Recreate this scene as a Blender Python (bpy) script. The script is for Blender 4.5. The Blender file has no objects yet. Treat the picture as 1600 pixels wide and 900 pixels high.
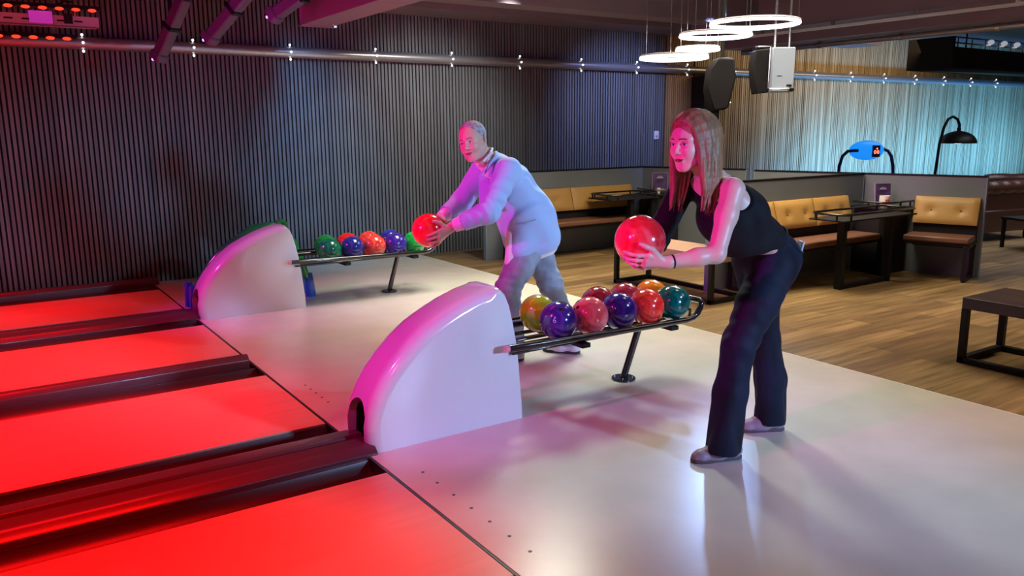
import bpy, bmesh, math, random
import numpy as np
from mathutils import Vector, Matrix, Euler, noise
random.seed(7)
S = bpy.context.scene
COL = S.collection
R = math.radians

# ---------------------------------------------------------------- camera
def make_camera():
    yaw, pitch, roll, f = 0.9852, 0.1957, -0.0087, 1263.6752
    cy, sy, cp, sp = math.cos(yaw), math.sin(yaw), math.cos(pitch), math.sin(pitch)
    fw = Vector((cy*cp, sy*cp, -sp)); r0 = Vector((sy, -cy, 0)); u0 = r0.cross(fw)
    r = r0*math.cos(roll)+u0*math.sin(roll); u = -r0*math.sin(roll)+u0*math.cos(roll)
    cam = bpy.data.cameras.new('camera'); o = bpy.data.objects.new('camera', cam); COL.objects.link(o)
    m = Matrix((r, u, -fw)).transposed().to_4x4(); m.translation = Vector((-1.4428, -3.9954, 1.5499))
    o.matrix_world = m
    cam.sensor_width = 36; cam.lens = f/1600*36; cam.clip_start = .05; cam.clip_end = 100
    S.camera = o
make_camera()
# ---------------------------------------------------------------- colour management, world
S.view_settings.view_transform = 'Standard'; S.view_settings.look = 'None'
S.view_settings.gamma = 1; S.view_settings.use_curve_mapping = False
S.view_settings.exposure = 0.0
w = bpy.data.worlds.new('world'); S.world = w; w.use_nodes = True
w.node_tree.nodes['Background'].inputs[0].default_value = (.35, .33, .5, 1)
w.node_tree.nodes['Background'].inputs[1].default_value = .02

def aim(o, frm, to):
    o.location = frm
    o.rotation_euler = (Vector(to)-Vector(frm)).to_track_quat('-Z', 'Y').to_euler()
def area(name, frm, to, sx, sy, col, power, spread=180):
    l = bpy.data.lights.new(name, 'AREA'); l.shape = 'RECTANGLE'; l.size = sx; l.size_y = sy
    l.color = col; l.energy = power; l.spread = R(spread)
    o = bpy.data.objects.new(name, l); COL.objects.link(o); aim(o, frm, to); return o
def spot(name, frm, to, col, power, cone=50, blend=.6, rad=.05):
    l = bpy.data.lights.new(name, 'SPOT'); l.color = col; l.energy = power
    l.spot_size = R(cone); l.spot_blend = blend; l.shadow_soft_size = rad
    o = bpy.data.objects.new(name, l); COL.objects.link(o); aim(o, frm, to); return o
# ---------------------------------------------------------------- lights of the hall and added fills
RED = (1, .003, .003); MAG = (1, .04, .74); BLU = (.25, .4, 1); WARM = (1, .86, .60); COOL = (.72, .80, 1)
# red light over the lanes
for ln, (y, pw) in enumerate(((-1.3, 100), (.53, 100), (2.19, 90), (4.0, 48))):
    area('lane_light', (-3.35, y, 2.75), (-3.35, y, 0), 5.6, .4, RED, pw, 54)
area('red_spill_fill', (-.55, .9, 2.8), (-.05, .9, 0), 6.6, .3, (1, .02, .07), 20, 76).rotation_euler.rotate_axis('Z', R(90))  # added strip, stands in for red lane spill on the approach
# magenta stage lights over the foul line, shining back over the approach
spot('magenta_light', (-1.9, -.6, 2.6), (.30, -.38, .60), MAG, 230, 29, .8, .08)
spot('magenta_light', (-1.9, 2.9, 2.6), (.4, 3.02, .45), MAG, 220, 40, .8, .08)
spot('magenta_light', (-1.7, .5, 1.9), (1.35, .5, 1.1), MAG, 330, 30, .9, .08)
spot('magenta_light', (-1.7, -1.5, 2.0), (1.1, -1.52, 1.05), MAG, 260, 32, .9, .08)
# cool flood from the camera side
spot('cool_light', (2.6, -6.4, 1.9), (1.35, -.5, .4), (.36, .56, 1), 1120, 36, .7, .25)
spot('cool_light', (2.4, -3.2, 2.5), (5.2, 1.4, 2.05), (.45, .62, 1), 12, 26, .8, .1)  # added small spot to brighten the loudspeaker's back panel
spot('violet_fill', (-1.0, 1.2, 1.8), (1.0, 4.2, 2.75), (.75, .08, .75), 50, 60, 1, .1)  # added upward spot, tints pipe, tray and stage lights violet
spot('violet_fill', (-2.2, 2.4, 1.9), (-.6, 4.4, 2.5), (1, .06, .45), 16, 40, 1, .1)  # added spot, gives the left end of the pipe its pink
spot('violet_fill', (-.6, .6, 1.9), (1.35, 2.6, 2.6), (.9, .06, .6), 95, 60, 1, .1)  # added spot for the purple glow on the ceiling beam
spot('cool_light', (3.6, -3.4, 2.9), (1.5, .5, 1.0), (.50, .70, 1), 300, 40, .8, .15)
spot('pink_spill_fill', (-2.0, -2.2, 2.6), (.6, -1.5, 0), (1, .10, .20), 85, 54, 1, .2)  # added spot, stands in for lane spill on the front floor
# warm white ceiling spots
area('warm_light', (4.9, 1.4, 2.85), (4.9, 1.4, 0), 2.0, 2.0, WARM, 115, 120)
area('warm_light', (2.4, 2.2, 3.05), (2.4, 2.2, 0), 1.0, 1.4, (1, .95, .80), 34, 80)
area('warm_light', (4.9, -2.6, 2.85), (4.9, -2.6, 0), 1.6, 1.6, (1, .82, .55), 40, 120)
spot('approach_light', (2.7, 1.6, 2.95), (1.75, -.75, 0), (.84, 1, .84), 300, 62, 1, .30)
spot('approach_light', (3.2, -.6, 2.95), (2.0, -2.4, 0), (1, .84, .66), 62, 80, 1, .3)
spot('blue_back_light', (5.5, 2.2, 2.7), (1.8, -.2, 1.0), (.30, .50, 1), 230, 60, 1, .1)
# wall washers
spot('wall_light', (3.3, 2.9, 2.74), (3.3, 5, 1.3), (.88, .95, .95), 190, 80, 1, .1)
spot('wall_light', (1.6, 2.9, 2.74), (1.5, 5, 1.3), (.20, .52, 1), 290, 66, 1, .1)
spot('wall_light', (6.2, 3.0, 2.74), (6.4, 5, 1.6), (.34, .44, 1), 260, 76, 1, .1)
# blue-white screens light on the far end wall
area('screen_light', (14.2, 3.5, .35), (14.2, 5, 1.15), 8.2, .5, (.13, .46, 1), 215, 110)
area('far_warm_light', (11, 3.2, 2.75), (11, 5, 1.9), 5, .3, (1, .72, .36), 26, 130)
area('far_floor_light', (10.6, 0.5, 2.85), (10.6, .5, 0), 4, 3, (.85, .90, 1), 70, 120)

# ---------------------------------------------------------------- materials
def mat(name, col, rough=.5, metal=0, spec=.5, emit=None, es=0, coat=0, bump=None, vary=None, sss=0, alpha=1):
    m = bpy.data.materials.new(name); m.use_nodes = True
    nt = m.node_tree; b = nt.nodes['Principled BSDF']
    b.inputs['Base Color'].default_value = (*col, 1)
    b.inputs['Roughness'].default_value = rough; b.inputs['Metallic'].default_value = metal
    b.inputs['Specular IOR Level'].default_value = spec
    b.inputs['Coat Weight'].default_value = coat; b.inputs['Coat Roughness'].default_value = .06
    if emit: b.inputs['Emission Color'].default_value = (*emit, 1); b.inputs['Emission Strength'].default_value = es
    tc = nt.nodes.new('ShaderNodeTexCoord')
    if vary:   # (scale, amount, stretch)
        mp = nt.nodes.new('ShaderNodeMapping'); mp.inputs['Scale'].default_value = vary[2]
        n = nt.nodes.new('ShaderNodeTexNoise'); n.inputs['Scale'].default_value = vary[0]; n.inputs['Detail'].default_value = 5
        nt.links.new(tc.outputs['Object'], mp.inputs[0]); nt.links.new(mp.outputs[0], n.inputs['Vector'])
        mx = nt.nodes.new('ShaderNodeMix'); mx.data_type = 'RGBA'
        mx.inputs[6].default_value = (*[c*(1-vary[1]) for c in col], 1)
        mx.inputs[7].default_value = (*[min(1, c*(1+vary[1])) for c in col], 1)
        rr = nt.nodes.new('ShaderNodeMapRange'); rr.inputs[1].default_value = .35; rr.inputs[2].default_value = .65
        nt.links.new(n.outputs['Fac'], rr.inputs[0]); nt.links.new(rr.outputs[0], mx.inputs[0])
        nt.links.new(mx.outputs[2], b.inputs['Base Color'])
    if bump:   # (scale, strength, stretch)
        mp = nt.nodes.new('ShaderNodeMapping'); mp.inputs['Scale'].default_value = bump[2] if len(bump) > 2 else (1, 1, 1)
        n = nt.nodes.new('ShaderNodeTexNoise'); n.inputs['Scale'].default_value = bump[0]; n.inputs['Detail'].default_value = 3
        bp = nt.nodes.new('ShaderNodeBump'); bp.inputs['Strength'].default_value = bump[1]; bp.inputs['Distance'].default_value = .01
        nt.links.new(tc.outputs['Object'], mp.inputs[0]); nt.links.new(mp.outputs[0], n.inputs['Vector'])
        nt.links.new(n.outputs['Fac'], bp.inputs['Height']); nt.links.new(bp.outputs[0], b.inputs['Normal'])
    return m
M = {}
def planks_material():
    m = bpy.data.materials.new('oak_planks'); m.use_nodes = True; nt = m.node_tree; b = nt.nodes['Principled BSDF']
    tc = nt.nodes.new('ShaderNodeTexCoord'); mp = nt.nodes.new('ShaderNodeMapping')
    mp.inputs['Rotation'].default_value = (0, 0, R(0))
    br = nt.nodes.new('ShaderNodeTexBrick'); br.inputs['Scale'].default_value = 1
    br.inputs['Brick Width'].default_value = 1.25; br.inputs['Row Height'].default_value = .19
    br.inputs['Mortar Size'].default_value = .0015; br.inputs['Bias'].default_value = 0
    br.inputs['Color1'].default_value = (.33, .215, .095, 1); br.inputs['Color2'].default_value = (.165, .10, .048, 1)
    br.inputs['Mortar'].default_value = (.05, .03, .015, 1)
    nt.links.new(tc.outputs['Object'], mp.inputs[0]); nt.links.new(mp.outputs[0], br.inputs['Vector'])
    mp2 = nt.nodes.new('ShaderNodeMapping'); mp2.inputs['Scale'].default_value = (.7, 9, 1)
    n = nt.nodes.new('ShaderNodeTexNoise'); n.inputs['Scale'].default_value = 2.2; n.inputs['Detail'].default_value = 6
    nt.links.new(tc.outputs['Object'], mp2.inputs[0]); nt.links.new(mp2.outputs[0], n.inputs['Vector'])
    cr = nt.nodes.new('ShaderNodeMapRange'); cr.inputs[1].default_value = .3; cr.inputs[2].default_value = .7; cr.inputs[3].default_value = .55; cr.inputs[4].default_value = 1.35
    nt.links.new(n.outputs['Fac'], cr.inputs[0])
    mx = nt.nodes.new('ShaderNodeMix'); mx.data_type = 'RGBA'; mx.blend_type = 'MULTIPLY'; mx.inputs[0].default_value = 1
    nt.links.new(br.outputs['Color'], mx.inputs[6]); nt.links.new(cr.outputs[0], mx.inputs[7])
    nt.links.new(mx.outputs[2], b.inputs['Base Color']); b.inputs['Roughness'].default_value = .38
    return m
def swirl_ball(name, c1, c2, sc=7):
    m = bpy.data.materials.new(name); m.use_nodes = True; nt = m.node_tree; b = nt.nodes['Principled BSDF']
    tc = nt.nodes.new('ShaderNodeTexCoord'); n = nt.nodes.new('ShaderNodeTexNoise')
    n.inputs['Scale'].default_value = sc; n.inputs['Detail'].default_value = 4; n.inputs['Distortion'].default_value = 2.2
    rp = nt.nodes.new('ShaderNodeValToRGB'); rp.color_ramp.elements[0].position = .4; rp.color_ramp.elements[1].position = .62
    rp.color_ramp.elements[0].color = (*c1, 1); rp.color_ramp.elements[1].color = (*c2, 1)
    nt.links.new(tc.outputs['Object'], n.inputs['Vector']); nt.links.new(n.outputs['Fac'], rp.inputs[0]); nt.links.new(rp.outputs[0], b.inputs['Base Color'])
    b.inputs['Roughness'].default_value = .16; b.inputs['Coat Weight'].default_value = .6; b.inputs['Coat Roughness'].default_value = .05
    return m
def slat_wood(name, a, c, rough):
    m = bpy.data.materials.new(name); m.use_nodes = True; nt = m.node_tree; b = nt.nodes['Principled BSDF']
    tc = nt.nodes.new('ShaderNodeTexCoord'); mp = nt.nodes.new('ShaderNodeMapping'); mp.inputs['Scale'].default_value = (9, 1, .12)
    n = nt.nodes.new('ShaderNodeTexNoise'); n.inputs['Scale'].default_value = 1.6; n.inputs['Detail'].default_value = 6; n.inputs['Roughness'].default_value = .75
    rp = nt.nodes.new('ShaderNodeValToRGB'); rp.color_ramp.elements[0].position = .38; rp.color_ramp.elements[1].position = .62
    rp.color_ramp.elements[0].color = (*a, 1); rp.color_ramp.elements[1].color = (*c, 1)
    nt.links.new(tc.outputs['Object'], mp.inputs[0]); nt.links.new(mp.outputs[0], n.inputs['Vector'])
    nt.links.new(n.outputs['Fac'], rp.inputs[0]); nt.links.new(rp.outputs[0], b.inputs['Base Color']); b.inputs['Roughness'].default_value = rough
    return m
M['planks'] = planks_material()
M['approach'] = mat('approach_laminate', (.64, .60, .53), .27, spec=.5, vary=(3, .05, (1, 1, 1)))
M['lane'] = mat('lane_laminate', (.72, .44, .32), .35, vary=(1.5, .05, (.1, 12, 1)))
M['gutter'] = mat('gutter_plastic', (.035, .02, .02), .35)
M['cap'] = mat('capping_plastic', (.10, .035, .05), .32, coat=.2)
M['foul'] = mat('foul_line', (.02, .02, .02), .4)
M['darkslat'] = slat_wood('charcoal_slats', (.11, .11, .115), (.19, .19, .19), .55)
M['felt'] = mat('black_felt', (.008, .008, .01), .95)
M['woodslat'] = slat_wood('oak_slats', (.30, .20, .10), (.62, .48, .30), .42)
M['felt2'] = mat('brown_felt', (.06, .04, .025), .9)
M['orangeslat'] = slat_wood('warm_oak_slats', (.34, .17, .06), (.55, .32, .14), .5)
M['ceil'] = mat('ceiling_paint', (.15, .11, .12), .8)
M['beam'] = mat('beam_paint', (.27, .18, .23), .5)
M['soffit'] = mat('soffit_paint', (.22, .17, .19), .7)
M['black'] = mat('black_metal', (.007, .007, .009), .45, spec=.3)
M['blackmat'] = mat('black_board', (.015, .013, .016), .6, spec=.25)
M['speaker_black'] = mat('speaker_black', (.008, .007, .009), .7, spec=.15)
M['gloss_black'] = mat('black_gloss_tube', (.010, .010, .011), .16, coat=.6)
M['steel'] = mat('steel', (.7, .7, .72), .25, 1)
M['pipe'] = mat('galvanised_pipe', (.50, .48, .50), .33, .75)
M['hood'] = mat('white_hood_plastic', (.82, .82, .86), .14, coat=.7)
M['holeblack'] = mat('dark_opening', (.006, .003, .004), .8)
M['partition'] = mat('grey_partition', (.17, .20, .24), .55, vary=(1.2, .08, (1, 1, 1)))
M['panel_edge'] = mat('panel_edge_blue_lit', (.22, .30, .42), .5)  # blue screen light on the panel ends put into the colour
M['tan'] = mat('tan_leather', (.44, .25, .075), .45, bump=(60, .15))
M['tan_dark'] = mat('tan_button', (.20, .09, .02), .5)
M['brown'] = mat('brown_leather', (.17, .075, .05), .38, bump=(50, .15))
M['chester'] = mat('dark_brown_leather', (.07, .028, .02), .22, bump=(30, .2))
M['walnut'] = mat('dark_walnut', (.055, .028, .028), .4, vary=(4, .3, (1, 8, 1)))
M['glow'] = mat('ring_diffuser', (1, 1, 1), .4, emit=(1, .95, 1), es=5)
M['white'] = mat('white_paint', (.75, .76, .8), .35)
M['red_led'] = mat('red_led', (.5, .02, .01), .4, emit=(1, .035, .012), es=2.2)
M['violet_led'] = mat('violet_led', (.3, .1, .8), .4, emit=(.35, .15, 1), es=5)
M['white_led'] = mat('white_led', (.9, .9, 1), .4, emit=(1, 1, 1), es=3)
M['digit'] = mat('red_digit', (1, .1, .05), .4, emit=(1, .12, .08), es=6)
M['blue_shell'] = mat('blue_shell', (.02, .22, .75), .3, emit=(.01, .28, 1), es=.9)
M['navy'] = mat('navy_plastic', (.01, .02, .12), .4)
M['card'] = mat('violet_card', (.09, .05, .16), .4, vary=(9, .5, (1, 1, 1)))
M['cardtext'] = mat('card_print', (.45, .38, .62), .5)
M['cup'] = mat('white_cup', (.85, .82, .8), .4)
M['cupmark'] = mat('orange_red_print', (.7, .10, .04), .5)
M['green'] = mat('green_plastic', (.01, .33, .06), .2, coat=.5)
M['blueplastic'] = mat('blue_plastic', (.01, .12, .55), .2, coat=.5)
M['stage'] = mat('stage_light_body', (.10, .07, .12), .4)
M['tray'] = mat('grey_tray', (.5, .42, .5), .5)

# ---------------------------------------------------------------- mesh helpers
class MB:
    def __init__(s): s.v = []; s.f = []; s.mi = []; s.cur = 0; s.parts = []
    def add(s, vs, fs):
        s.parts.append(([tuple(v) for v in vs], fs)); n = len(s.v); s.v += [tuple(v) for v in vs]; s.f += [tuple(i+n for i in f) for f in fs]; s.mi += [s.cur]*len(fs); return s
    def box(s, x0, x1, y0, y1, z0, z1, mtx=None):
        vs = [Vector((x, y, z)) for x in (x0, x1) for y in (y0, y1) for z in (z0, z1)]
        if mtx: vs = [mtx @ v for v in vs]
        return s.add(vs, [(0, 1, 3, 2), (4, 6, 7, 5), (0, 4, 5, 1), (2, 3, 7, 6), (0, 2, 6, 4), (1, 5, 7, 3)])
    def bar(s, a, b, w, h=None):
        """rectangular bar between two points"""
        a = Vector(a); b = Vector(b); h = h or w; d = b-a; L = d.length
        q = d.to_track_quat('X', 'Z').to_matrix().to_4x4(); q.translation = a
        return s.box(0, L, -w/2, w/2, -h/2, h/2, q)
    def tube(s, pts, r, n=12, closed=False, cap=True):
        pts = [Vector(p) for p in pts]; N = len(pts); rr = r if isinstance(r, (list, tuple)) else [r]*N
        up = None; rings = []
        for i, p in enumerate(pts):
            if closed: t = (pts[(i+1) % N]-pts[i-1]).normalized()
            else: t = (pts[min(i+1, N-1)]-pts[max(i-1, 0)]).normalized()
            if up is None:
                up = Vector((0, 0, 1)) if abs(t.z) < .9 else Vector((1, 0, 0))
            up = (up-t*up.dot(t)).normalized(); sd = t.cross(up)
            rings.append([p+(up*math.cos(2*math.pi*k/n)+sd*math.sin(2*math.pi*k/n))*rr[i] for k in range(n)])
        vs = [v for r_ in rings for v in r_]; fs = []
        for i in range(N if closed else N-1):
            for k in range(n):
                j = (i+1) % N; fs.append((i*n+k, i*n+(k+1) % n, j*n+(k+1) % n, j*n+k))
        if not closed and cap: fs += [tuple(range(n))[::-1], tuple((N-1)*n+k for k in range(n))]
        return s.add(vs, fs)
    def lathe(s, prof, c=(0, 0, 0), n=24, mtx=None):
        c = Vector(c); vs = []; fs = []
        for r_, z in prof:
            for k in range(n):
                a = 2*math.pi*k/n; v = Vector((r_*math.cos(a), r_*math.sin(a), z))
                vs.append((mtx @ v if mtx else v)+c)
        m = len(prof)
        for i in range(m-1):
            for k in range(n): fs.append((i*n+k, i*n+(k+1) % n, (i+1)*n+(k+1) % n, (i+1)*n+k))
        fs += [tuple(range(n))[::-1], tuple((m-1)*n+k for k in range(n))]
        return s.add(vs, fs)
    def sphere(s, c, r, n=20, m=12, sc=(1, 1, 1)):
        prof = [(max(1e-5, math.sin(math.pi*i/m)), -math.cos(math.pi*i/m)) for i in range(m+1)]
        c = Vector(c); vs = []; fs = []
        for a_, z in prof:
            for k in range(n):
                t = 2*math.pi*k/n; vs.append((c.x+r*sc[0]*a_*math.cos(t), c.y+r*sc[1]*a_*math.sin(t), c.z+r*sc[2]*z))
        for i in range(m):
            for k in range(n): fs.append((i*n+k, i*n+(k+1) % n, (i+1)*n+(k+1) % n, (i+1)*n+k))
        return s.add(vs, fs)
    def prism(s, poly, y0, y1, axis='y', mtx=None):
        """extrude polygon of (a,b) along an axis; y: (x,z) poly, x: (y,z), z: (x,y)"""
        f = {'y': lambda a, b, t: (a, t, b), 'x': lambda a, b, t: (t, a, b), 'z': lambda a, b, t: (a, b, t)}[axis]
        vs = [Vector(f(a, b, t)) for t in (y0, y1) for a, b in poly]; n = len(poly)
        if mtx: vs = [mtx @ v for v in vs]
        fs = [tuple(range(n)), tuple(range(2*n-1, n-1, -1))]+[(k, n+k, n+(k+1) % n, (k+1) % n) for k in range(n)]
        return s.add(vs, fs)
    def build(s, name, m, parent=None, bevel=0, smooth=False, seg=2, subd=0, loc=None):
        me = bpy.data.meshes.new(name); vs = s.v
        if loc is not None: vs = [(v[0]-loc[0], v[1]-loc[1], v[2]-loc[2]) for v in vs]
        me.from_pydata([tuple(v) for v in vs], [], s.f); me.update()
        b = bmesh.new(); b.from_mesh(me); bmesh.ops.remove_doubles(b, verts=b.verts, dist=1e-6)
        bmesh.ops.recalc_face_normals(b, faces=b.faces); b.to_mesh(me); b.free()
        mats = m if isinstance(m, (list, tuple)) else [m]
        for k in mats: me.materials.append(M[k] if isinstance(k, str) else k)
        if len(mats) > 1 and len(me.polygons) == len(s.mi):
            for p, i in zip(me.polygons, s.mi): p.material_index = i
        o = bpy.data.objects.new(name, me); COL.objects.link(o)
        if parent: o.parent = parent
        if loc is not None: o.location = loc
        if bevel:
            md = o.modifiers.new('bevel', 'BEVEL'); md.width = bevel; md.segments = seg; md.limit_method = 'ANGLE'; md.angle_limit = R(35)
        if subd:
            md = o.modifiers.new('sub', 'SUBSURF'); md.levels = subd; md.render_levels = subd
        if smooth or bevel or subd:
            try: me.shade_smooth()
            except Exception:
                for p in me.polygons: p.use_smooth = True
            if not subd:
                bb = bmesh.new(); bb.from_mesh(me)
                for e in bb.edges:
                    if len(e.link_faces) == 2 and e.calc_face_angle(0) > R(38): e.smooth = False
                bb.to_mesh(me); bb.free()
        return o
def split_build(b, name, m, parent=None, per=1, **k):
    """every piece of the collection becomes a part of its own"""
    out = []
    for i in range(0, len(b.parts), per):
        c = MB()
        for vs, fs in b.parts[i:i+per]: c.add(vs, fs)
        out.append(c.build(name, m, parent, **k))
    return out
def tag(o, label=None, cat=None, group=None, kind=None):
    if label: o['label'] = label
    if cat: o['category'] = cat
    if group: o['group'] = group
    if kind: o['kind'] = kind
    return o
def empty(name, loc=(0, 0, 0), rz=0):
    o = bpy.data.objects.new(name, None); COL.objects.link(o); o.location = loc; o.rotation_euler = (0, 0, rz); o.empty_display_size = .1; return o
def copy_tree(o, parent=None):
    c = o.copy(); COL.objects.link(c)
    if parent: c.parent = parent
    for ch in list(o.children): copy_tree(ch, c)
    return c
# ---------------------------------------------------------------- the hall
XE = 3.14     # where approach meets the oak floor
def structure():
    b = MB(); b.box(XE, 20, -8, 5.05, -.12, 0); tag(b.build('floor', 'planks'), kind='structure')
    b = MB(); b.box(0.012, XE-.012, -8, 5.05, -.12, 0); tag(b.build('approach_deck', 'approach'), kind='structure')
    b = MB(); b.box(XE-.012, XE, -8, 5.05, -.12, .001); tag(b.build('trim_1', mat('approach_edge_strip', (.75, .72, .62), .4)), kind='structure')
    b = MB(); b.box(0, .012, -8, 5.05, -.12, -.002); tag(b.build('trim_2', 'foul'), kind='structure')
    b = MB(); b.box(-12, 0, -8, 5.05, -.25, -.10); tag(b.build('lane_pit', 'gutter'), kind='structure')
    # ceiling, front/left/right walls
    b = MB(); b.box(-12.1, 20.1, -8.1, 5.1, 3.15, 3.3); tag(b.build('ceiling', 'ceil'), kind='structure')
    b = MB(); b.box(-12.2, -12, -8.1, 5.1, -.25, 3.15); tag(b.build('wall_left', 'felt'), kind='structure')
    b = MB(); b.box(20, 20.2, -8.1, 5.1, 0, 3.15); tag(b.build('wall_right', 'woodslat'), kind='structure')
    b = MB(); b.box(-12, 20, -8.2, -8, -.25, 3.15); tag(b.build('wall_front', 'soffit'), kind='structure')
    # slatted back wall
    def slats(name, x0, x1, pitch, wd, m, base, yf=5.0, dep=.021, z1=3.15, jit=0):
        b = MB(); b.box(x0, x1, yf, yf+.1, -.1, z1); b.cur = 1
        n = int((x1-x0)/pitch)
        for i in range(n):
            x = x0+(i+.5)*pitch; ww = wd*(1+random.uniform(-jit, jit))
            b.box(x-ww/2, x+ww/2, yf-dep*(1+random.uniform(-jit, jit)*.5), yf, -.02, z1)
        o = b.build(name, [base, m]); return tag(o, kind='structure')
    slats('wall_back', -12, 7.27, .0455, .029, 'darkslat', 'felt')
    slats('wall_back', 7.27, 7.86, .040, .026, 'orangeslat', 'felt2')
    slats('wall_back', 7.86, 20, .046, .033, 'woodslat', 'felt2', jit=.35)
    # black pilaster between the oak panels
    b = MB(); b.box(7.80, 8.14, 4.72, 5.0, 0, 2.28); tag(b.build('trim_3', 'blackmat', bevel=.004), kind='structure')
    # dark soffit above the wall
    b = MB(); b.box(1.9, 11.6, 4.35, 5.0, 2.86, 3.15); tag(b.build('trim_4', 'soffit'), kind='structure')
    b = MB(); b.box(2.2, 8.8, 3.15, 3.45, 2.78, 3.15); tag(b.build('trim_5', 'soffit'), kind='structure')
structure()

def lane(y0, y1, label):
    b = MB(); b.box(-12, -.004, y0, y1, -.10, 0)
    o = b.build('bowling_lane', 'lane', bevel=.002); tag(o, label, 'bowling lane', 'bowling lanes')
    return o
lane(-1.824, -.77, 'red-lit bowling lane nearest the camera, in front of the near white hood')
lane(0, 1.054, 'red-lit bowling lane just behind the near ball return track')
lane(1.66, 2.714, 'red-lit bowling lane just in front of the far ball return track')
lane(3.48, 4.534, 'farthest red-lit bowling lane, next to the dark slatted wall')

def gutter(y0, y1, label):
    prof = [(y0, -.01), (y0+.012, -.01), (y0+.03, -.05), (y0+.075, -.082), ((y0+y1)/2, -.09), (y1-.075, -.082), (y1-.03, -.05), (y1-.012, -.01), (y1, -.01), (y1, -.1), (y0, -.1)]
    b = MB(); b.prism(prof, -12, -.004, 'x'); o = b.build('lane_gutter', 'gutter', smooth=True)
    tag(o, label, 'gutter', 'gutters beside the bowling lanes')
gutter(-.77, -.56, 'dark gutter between the nearest lane and the near ball return track')
gutter(-.215, -.003, 'narrow dark gutter behind the near ball return track')
gutter(1.057, 1.29, 'dark gutter on the camera side of the lone divider')
gutter(1.43, 1.657, 'dark gutter on the wall side of the lone divider')
gutter(2.717, 2.93, 'dark gutter between the third lane and the far ball return track')
gutter(3.28, 3.477, 'dark gutter behind the far ball return track')
gutter(4.537, 4.76, 'dark gutter beside the farthest lane along the slatted wall')
gutter(-2.06, -1.827, 'dark gutter on the camera side of the nearest lane')

def divider(y0, y1, h, x1, label, grooved=True):
    w_ = y1-y0
    if grooved:
        p = [(y0, -.1), (y0, h*.25), (y0+.012, h*.42), (y0+.10*w_, h*.8), (y0+.18*w_, h*.94), (y0+.42*w_, h), (y0+.47*w_, h*.5), (y0+.53*w_, h*.5), (y0+.58*w_, h), (y0+.82*w_, h*.94), (y0+.90*w_, h*.8), (y1-.012, h*.42), (y1, h*.25), (y1, -.1)]
    else:
        p = [(y0, -.1), (y0, h*.55), (y0+.02, h*.92), (y0+.04, h), (y1-.04, h), (y1-.02, h*.92), (y1, h*.55), (y1, -.1)]
    b = MB(); b.prism(p, -12, x1, 'x'); o = b.build('lane_divider', 'cap', smooth=True, bevel=.004)
    tag(o, label, 'lane divider', 'raised plastic dividers between the lanes')
divider(-.56, -.225, .052, .05, 'wide grooved maroon track cover running into the near white hood')
divider(2.93, 3.27, .052, .05, 'wide grooved maroon track cover running into the far white hood')
divider(1.315, 1.405, .075, -.03, 'narrow dark divider ending at the foul line between the two middle lanes', False)
divider(4.80, 4.90, .075, .05, 'narrow dark divider running along the foot of the slatted wall', False)
divider(-2.2, -2.063, .085, -.03, 'narrow dark divider on the camera side of the nearest lane', False)

def dots():
    for k in range(2):
        y0 = -.80+k*3.41*0
    ords = ['closest to the near white hood', 'second from the near white hood', 'third from the near white hood', 'fourth from the near white hood', 'fifth from the near white hood', 'sixth from the near white hood', 'seventh from the near white hood, nearest the camera']
    oth = ['closest behind the near hood', 'second behind the near hood', 'third behind the near hood', 'fourth behind the near hood', 'farthest behind the near hood']
    for y, lb in zip((-.862, -1.0, -1.148, -1.297, -1.44, -1.583, -1.723, .32, .42, .52, .61, .705), ords+oth):
        b = MB(); b.lathe([(.0075, 0), (.0075, .0012), (.006, .0016)], (.135, y, 0), 12)
        tag(b.build('approach_dot', 'foul'), 'small dark guide dot in the approach, '+lb, 'guide dot', 'guide dots in the approach')
dots()

# ---------------------------------------------------------------- pipe with clamps along the back wall
def pipe():
    root = empty('wall_pipe', (4, 4.9, 2.37)); tag(root, 'long grey metal pipe running high along the slatted back wall', 'pipe')
    b = MB(); b.tube([(-16, 0, 0), (16, 0, 0)], .058, 20); b.build('pipe', 'pipe', root, smooth=True)
    k = 0
    for i in range(-7, 17):
        x = .59+i*1.0-4
        if 3.2 < x < 5.4: pass
        b = MB(); b.tube([(x-.014, 0, 0), (x+.014, 0, 0)], .0605, 20); c = b.build('clamp', 'pipe', root, smooth=True)
        b = MB()
        for dy, dz in ((-.03, .075), (-.066, .0), (-.03, -.075)):
            b.sphere((x, dy, dz), .013, 10, 6); b.bar((x, dy*.7, dz*.8), (x, dy, dz), .008)
        split_build(b, 'bolt', M['bolt_m'], c, 2, smooth=True)
        b = MB(); b.bar((x, .0, .0), (x, .085, .0), .02); b.build('bracket', 'pipe', c)
    for x in (-3.1, 4.95, 6.5, 8.9, 2.1):
        b = MB(); b.tube([(x, 0, 0), (x+.05, 0, 0)], .061, 20); b.build('joint', 'pipe', root, smooth=True)
M['bolt_m'] = mat('bolt_glint', (.95, .95, 1), .3)
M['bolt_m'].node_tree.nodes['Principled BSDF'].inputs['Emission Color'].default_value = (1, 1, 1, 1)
M['bolt_m'].node_tree.nodes['Principled BSDF'].inputs['Emission Strength'].default_value = 1.6  # emission stands in for glints on the shiny bolts
pipe()

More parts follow.
